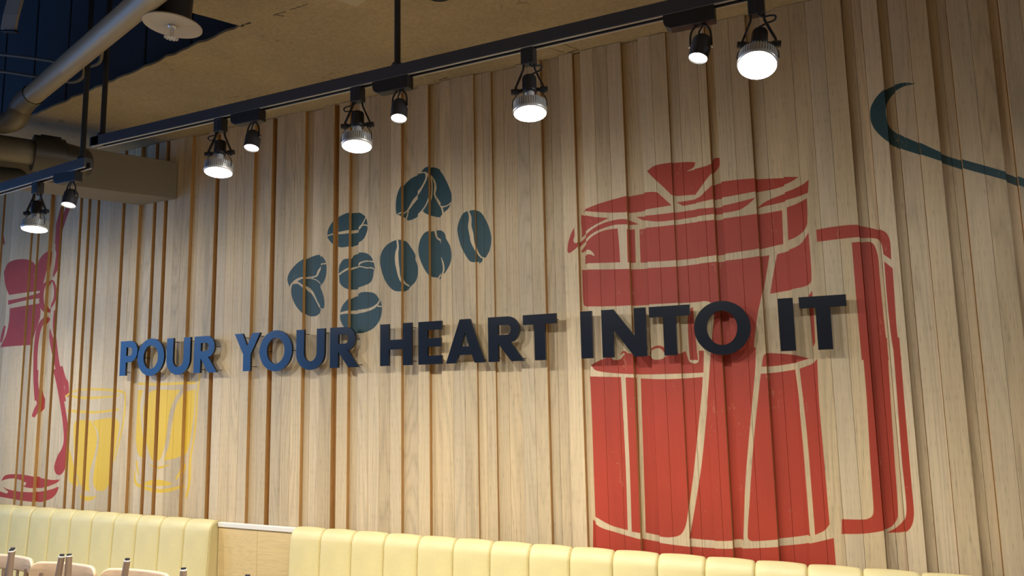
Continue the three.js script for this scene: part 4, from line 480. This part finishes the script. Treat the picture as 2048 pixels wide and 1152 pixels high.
// ---------------------------------------------------------------- upholstered benches
const leatherTex = noiseTexture(512, (u, v) => { const k = 0.965 + (noise(u * 7, v * 7) - 0.5) * 0.05 + (noise(u * 190, v * 190) - 0.5) * 0.035; return [222 * k, 207 * k, 150 * k]; });
const leather = new THREE.MeshPhysicalMaterial({ map: leatherTex, roughness: 0.5, sheen: 0.1 });
const PROFILE = [];                                 // z, y of the bench back, from the seat up and over to the wall
PROFILE.push([0.140, 0.40], [0.136, 0.50], [0.131, 0.60], [0.126, 0.70], [0.122, 0.78], [0.119, 0.825]);
for (let i = 1; i <= 9; i++) { const a = i / 9 * Math.PI * 0.55; PROFILE.push([0.064 + Math.cos(a) * 0.055, 0.845 + Math.sin(a) * 0.070]); }
PROFILE.push([0.044, 0.908], [0.036, 0.890]);
function channelGeo(w, closeRight) {
  const nu = 22, P = [], UV = [], I = [], nv = PROFILE.length;
  const nor = PROFILE.map((p, i) => { const a = PROFILE[Math.max(0, i - 1)], b = PROFILE[Math.min(nv - 1, i + 1)]; const d = [b[0] - a[0], b[1] - a[1]], l = Math.hypot(...d); return [d[1] / l, -d[0] / l]; });
  for (let j = 0; j <= nu; j++) {
    const u = 0.5 - 0.5 * Math.cos(Math.PI * j / nu), t = Math.abs(2 * u - 1), dip = 0.015 * Math.pow(t, 30), k = 0.005 * (1 - t * t), xx = u;
    for (let i = 0; i < nv; i++) { const [z, y] = PROFILE[i], [nz, ny] = nor[i]; P.push(xx * w, y + ny * (k - dip), z + nz * (k - dip)); UV.push(xx * w * 2, i / nv * 1.2); }
  }
  for (let j = 0; j < nu; j++) for (let i = 0; i + 1 < nv; i++) { const a = j * nv + i, b = a + nv; I.push(a, b, a + 1, a + 1, b, b + 1); }
  const g = new THREE.BufferGeometry(); g.setAttribute('position', new THREE.Float32BufferAttribute(P, 3)); g.setAttribute('uv', new THREE.Float32BufferAttribute(UV, 2)); g.setIndex(I); g.computeVertexNormals(); return g;
}
const CH = 0.2055, chGeo = channelGeo(CH, false), chEnd = channelGeo(CH, true);
const benchBase = std(0.10, 0.07, 0.045, 0.6);
function bench(label, x0, n, firstWidth = CH, cap = '') {
  const t = thing('bench', label, 'bench', [x0, 0, 0.042], 0, 'cream upholstered wall benches');
  const L = n * CH;
  for (let i = 0; i < n; i++) { const m = put('back_channel', (cap.includes('r') && i === n - 1) ? chEnd : chGeo, leather, t); m.position.set(i * CH, 0, -0.034); }
  const side = new THREE.Shape([[0.034, 0.40], ...PROFILE.map(([z, y]) => [z - 0.004, y - 0.004]), [0.034, 0.86]].map(([z, y]) => new THREE.Vector2(z - 0.034, y)));
  for (const [c, x] of [['l', 0.004], ['r', L - 0.010]]) if (cap.includes(c)) { const g = new THREE.ExtrudeGeometry(side, { depth: 0.004, bevelEnabled: true, bevelSize: 0.003, bevelThickness: 0.003, bevelSegments: 2 }); g.rotateY(-Math.PI / 2); g.scale(-1, 1, 1); g.index ? 0 : 0; const q = g.attributes.position; for (let i = 0; i < q.count; i += 3) { for (const k of ['X', 'Y', 'Z']) { const v = q['get' + k](i); q['set' + k](i, q['get' + k](i + 1)); q['set' + k](i + 1, v); } } g.computeVertexNormals(); g.translate(x, 0, 0); put('end_panel', g, leather, t); }
  put('back_core', box(0.006, L - 0.006, 0.05, 0.86, 0.001, 0.060), benchBase, t);
  put('seat_cushion', rbox(0.002, L - 0.002, 0.36, 0.465, 0.075, 0.54, 0.03, 4), leather, t);
  put('plinth', box(0.01, L - 0.01, 0, 0.36, 0.02, 0.46), benchBase, t);
}
bench('cream channelled bench at the painted glasses, rounded end toward the wood panel', -3.572 - 8 * CH + 0.10 - 0.10, 8, CH, 'lr');
bench('cream channelled bench below the painted red lips, next to the wall corner', -3.572 - 8 * CH - 0.008 - 7 * CH, 7, CH, 'r');
bench('long cream channelled bench running below the beans and the red jug', -2.965, 21, CH, 'l');
// laminate panel between the benches
{
  const lam = noiseTexture(1024, (u, v) => { const c = noise(u * 2.6 + 3, v * 22) * 4 + noise(u * 9, v * 90) * 0.8, r = Math.pow(Math.abs(((c * 2) % 1) - 0.5) * 2, 2), f = noise(u * 12, v * 420); const k = 0.98 - r * 0.045 + (f - 0.5) * 0.06; return [226 * k, 198 * k, 140 * k]; });
  const t = thing('divider_panel', 'yellowish wood panel with a white cap between two cream benches', 'panel', [-3.57, 0, 0.042]);
  const w = 0.605 / 2;
  for (let i = 0; i < 2; i++) put('board', metric(rbox(i * w + 0.0008, (i + 1) * w - 0.0008, 0, 0.878, 0, 0.014, 0.001, 1)), new THREE.MeshPhysicalMaterial({ map: lam, roughness: 0.45 }), t);
  put('cap', rbox(0, 0.605, 0.878, 0.905, -0.006, 0.022, 0.004), std(0.80, 0.76, 0.66, 0.5), t);
}

// ---------------------------------------------------------------- chairs, stacked upside down on each other
const chairTex = noiseTexture(256, (u, v) => { const k = 0.95 + (noise(u * 5, v * 60) - 0.5) * 0.2 + (noise(u * 30, v * 200) - 0.5) * 0.08; return [214 * k, 186 * k, 152 * k]; });
const chairWood = new THREE.MeshPhysicalMaterial({ map: chairTex, roughness: 0.4 }), legWood = std(0.22, 0.15, 0.10, 0.45), glideMat = std(0.02, 0.02, 0.025, 0.4), ferrule = std(0.8, 0.78, 0.74, 0.4);
function makeChair(w) {
  const o = new THREE.Group();
  // curved top rail at the back (-z), swept across x
  const y0 = 0.752, y1 = 0.825, r = 0.05, N = 40, P = [], I = [], UV = [], ring = [[0, 0], [0, 0.12], [0, 0.88], [0.15, 1], [0.5, 1.03], [0.85, 1], [1, 0.88], [1, 0.12], [0.85, 0], [0.15, 0]], M = ring.length;
  for (let i = 0; i <= N; i++) {
    const x = -w * Math.cos(Math.PI * i / N), e = Math.max(0, Math.abs(x) - (w - r)) / r, top = y1 - (1 - Math.sqrt(Math.max(0, 1 - e * e))) * r * 0.9, z = -0.206 + 0.8 * x * x;
    for (const [a, b] of ring) { P.push(x, y0 + (top - y0) * b, z + 0.020 * a); UV.push(x, y0 + (top - y0) * b); }
  }
  for (let i = 0; i < N; i++) for (let j = 0; j < M; j++) { const a = i * M + j, b = i * M + (j + 1) % M; I.push(a, b, a + M, b, b + M, a + M); }
  for (let j = 1; j + 1 < M; j++) { I.push(0, j + 1, j); I.push(N * M, N * M + j, N * M + j + 1); }
  const rail = new THREE.BufferGeometry(); rail.setAttribute('position', new THREE.Float32BufferAttribute(P, 3)); rail.setAttribute('uv', new THREE.Float32BufferAttribute(UV, 2)); rail.setIndex(I); rail.computeVertexNormals();
  put('back_rail', rail, chairWood, o);
  for (const s of [-1, 1]) put('back_post', bar([s * 0.150, 0.43, -0.165], [s * 0.158, 0.775, -0.170], 0.0125, 0.0115, 14), legWood, o);
  for (const s of [-1, 0, 1]) put('spindle', bar([s * 0.055, 0.44, -0.180], [s * 0.058, 0.76, -0.194 + 0.004 * s * s], 0.007, 0.007, 10), legWood, o);
  const ss = new THREE.Shape(); const A = 0.194, B = 0.195, cr = 0.06; ss.moveTo(-A + cr, -B); ss.lineTo(A - cr, -B); ss.quadraticCurveTo(A, -B, A, -B + cr); ss.lineTo(A, B - cr); ss.quadraticCurveTo(A, B, A - cr, B); ss.lineTo(-A + cr, B); ss.quadraticCurveTo(-A, B, -A, B - cr); ss.lineTo(-A, -B + cr); ss.quadraticCurveTo(-A, -B, -A + cr, -B);
  const seat = new THREE.ExtrudeGeometry(ss, { depth: 0.022, bevelEnabled: true, bevelSize: 0.004, bevelThickness: 0.004, bevelSegments: 2 }); seat.rotateX(-Math.PI / 2); seat.translate(0, 0.424, 0);
  put('seat', seat, chairWood, o);
  for (const sx of [-1, 1]) for (const sz of [-1, 1]) {
    const l = put('leg', [bar([sx * 0.186, 0.012, sz * 0.184], [sx * 0.150, 0.425, sz * 0.150], 0.0140, 0.0185, 18)], legWood, o);
    put('glide', [bar([sx * 0.1870, 0.0, sz * 0.1848], [sx * 0.1863, 0.008, sz * 0.1842], 0.0105, 0.0115, 16)], glideMat, l);
    put('ferrule', [bar([sx * 0.1863, 0.008, sz * 0.1842], [sx * 0.1859, 0.0135, sz * 0.1839], 0.0145, 0.0147, 16)], ferrule, l);
  }
  for (const s of [-1, 1]) put('stretcher', bar([s * 0.167, 0.20, -0.165], [s * 0.167, 0.20, 0.165], 0.009, 0.009, 10), legWood, o);
  return o;
}
const chairProto = makeChair(0.222), narrowProto = makeChair(0.188);
function chair(label, x, z, turn, flipped, group) {
  const o = (flipped ? narrowProto : chairProto).clone(); o.name = numbered('wooden_chair'); scene.add(o); o.userData = { label, category: 'chair', group };
  if (flipped) { o.rotation.order = 'YXZ'; o.rotation.set(Math.PI, turn, 0); o.position.set(x, 0.902, z); } else { o.rotation.y = turn; o.position.set(x, 0, z); }
}
const NTH = ['fourth', 'third', 'second', 'first'];
[[-4.220, 1.045, 0.03], [-3.722, 1.060, 0.08], [-3.235, 1.035, 0.06], [-2.66, 1.09, 0.0]].forEach(([x, z, a], i) => chair(`upright wooden chair with a pale curved back rail, ${NTH[i]} from the wood panel`, x, z, a, false, 'upright chairs along the bench'));
[[-4.205, 1.165, 0], [-3.795, 1.185, 0.03], [-3.388, 1.145, 0.08], [-2.615, 1.175, 0]].forEach(([x, z, a], i) => chair(`wooden chair stacked upside down, brown legs up, ${NTH[i]} from the wood panel`, x, z, a, true, 'chairs stacked upside down'));

renderer.render(scene, camera);
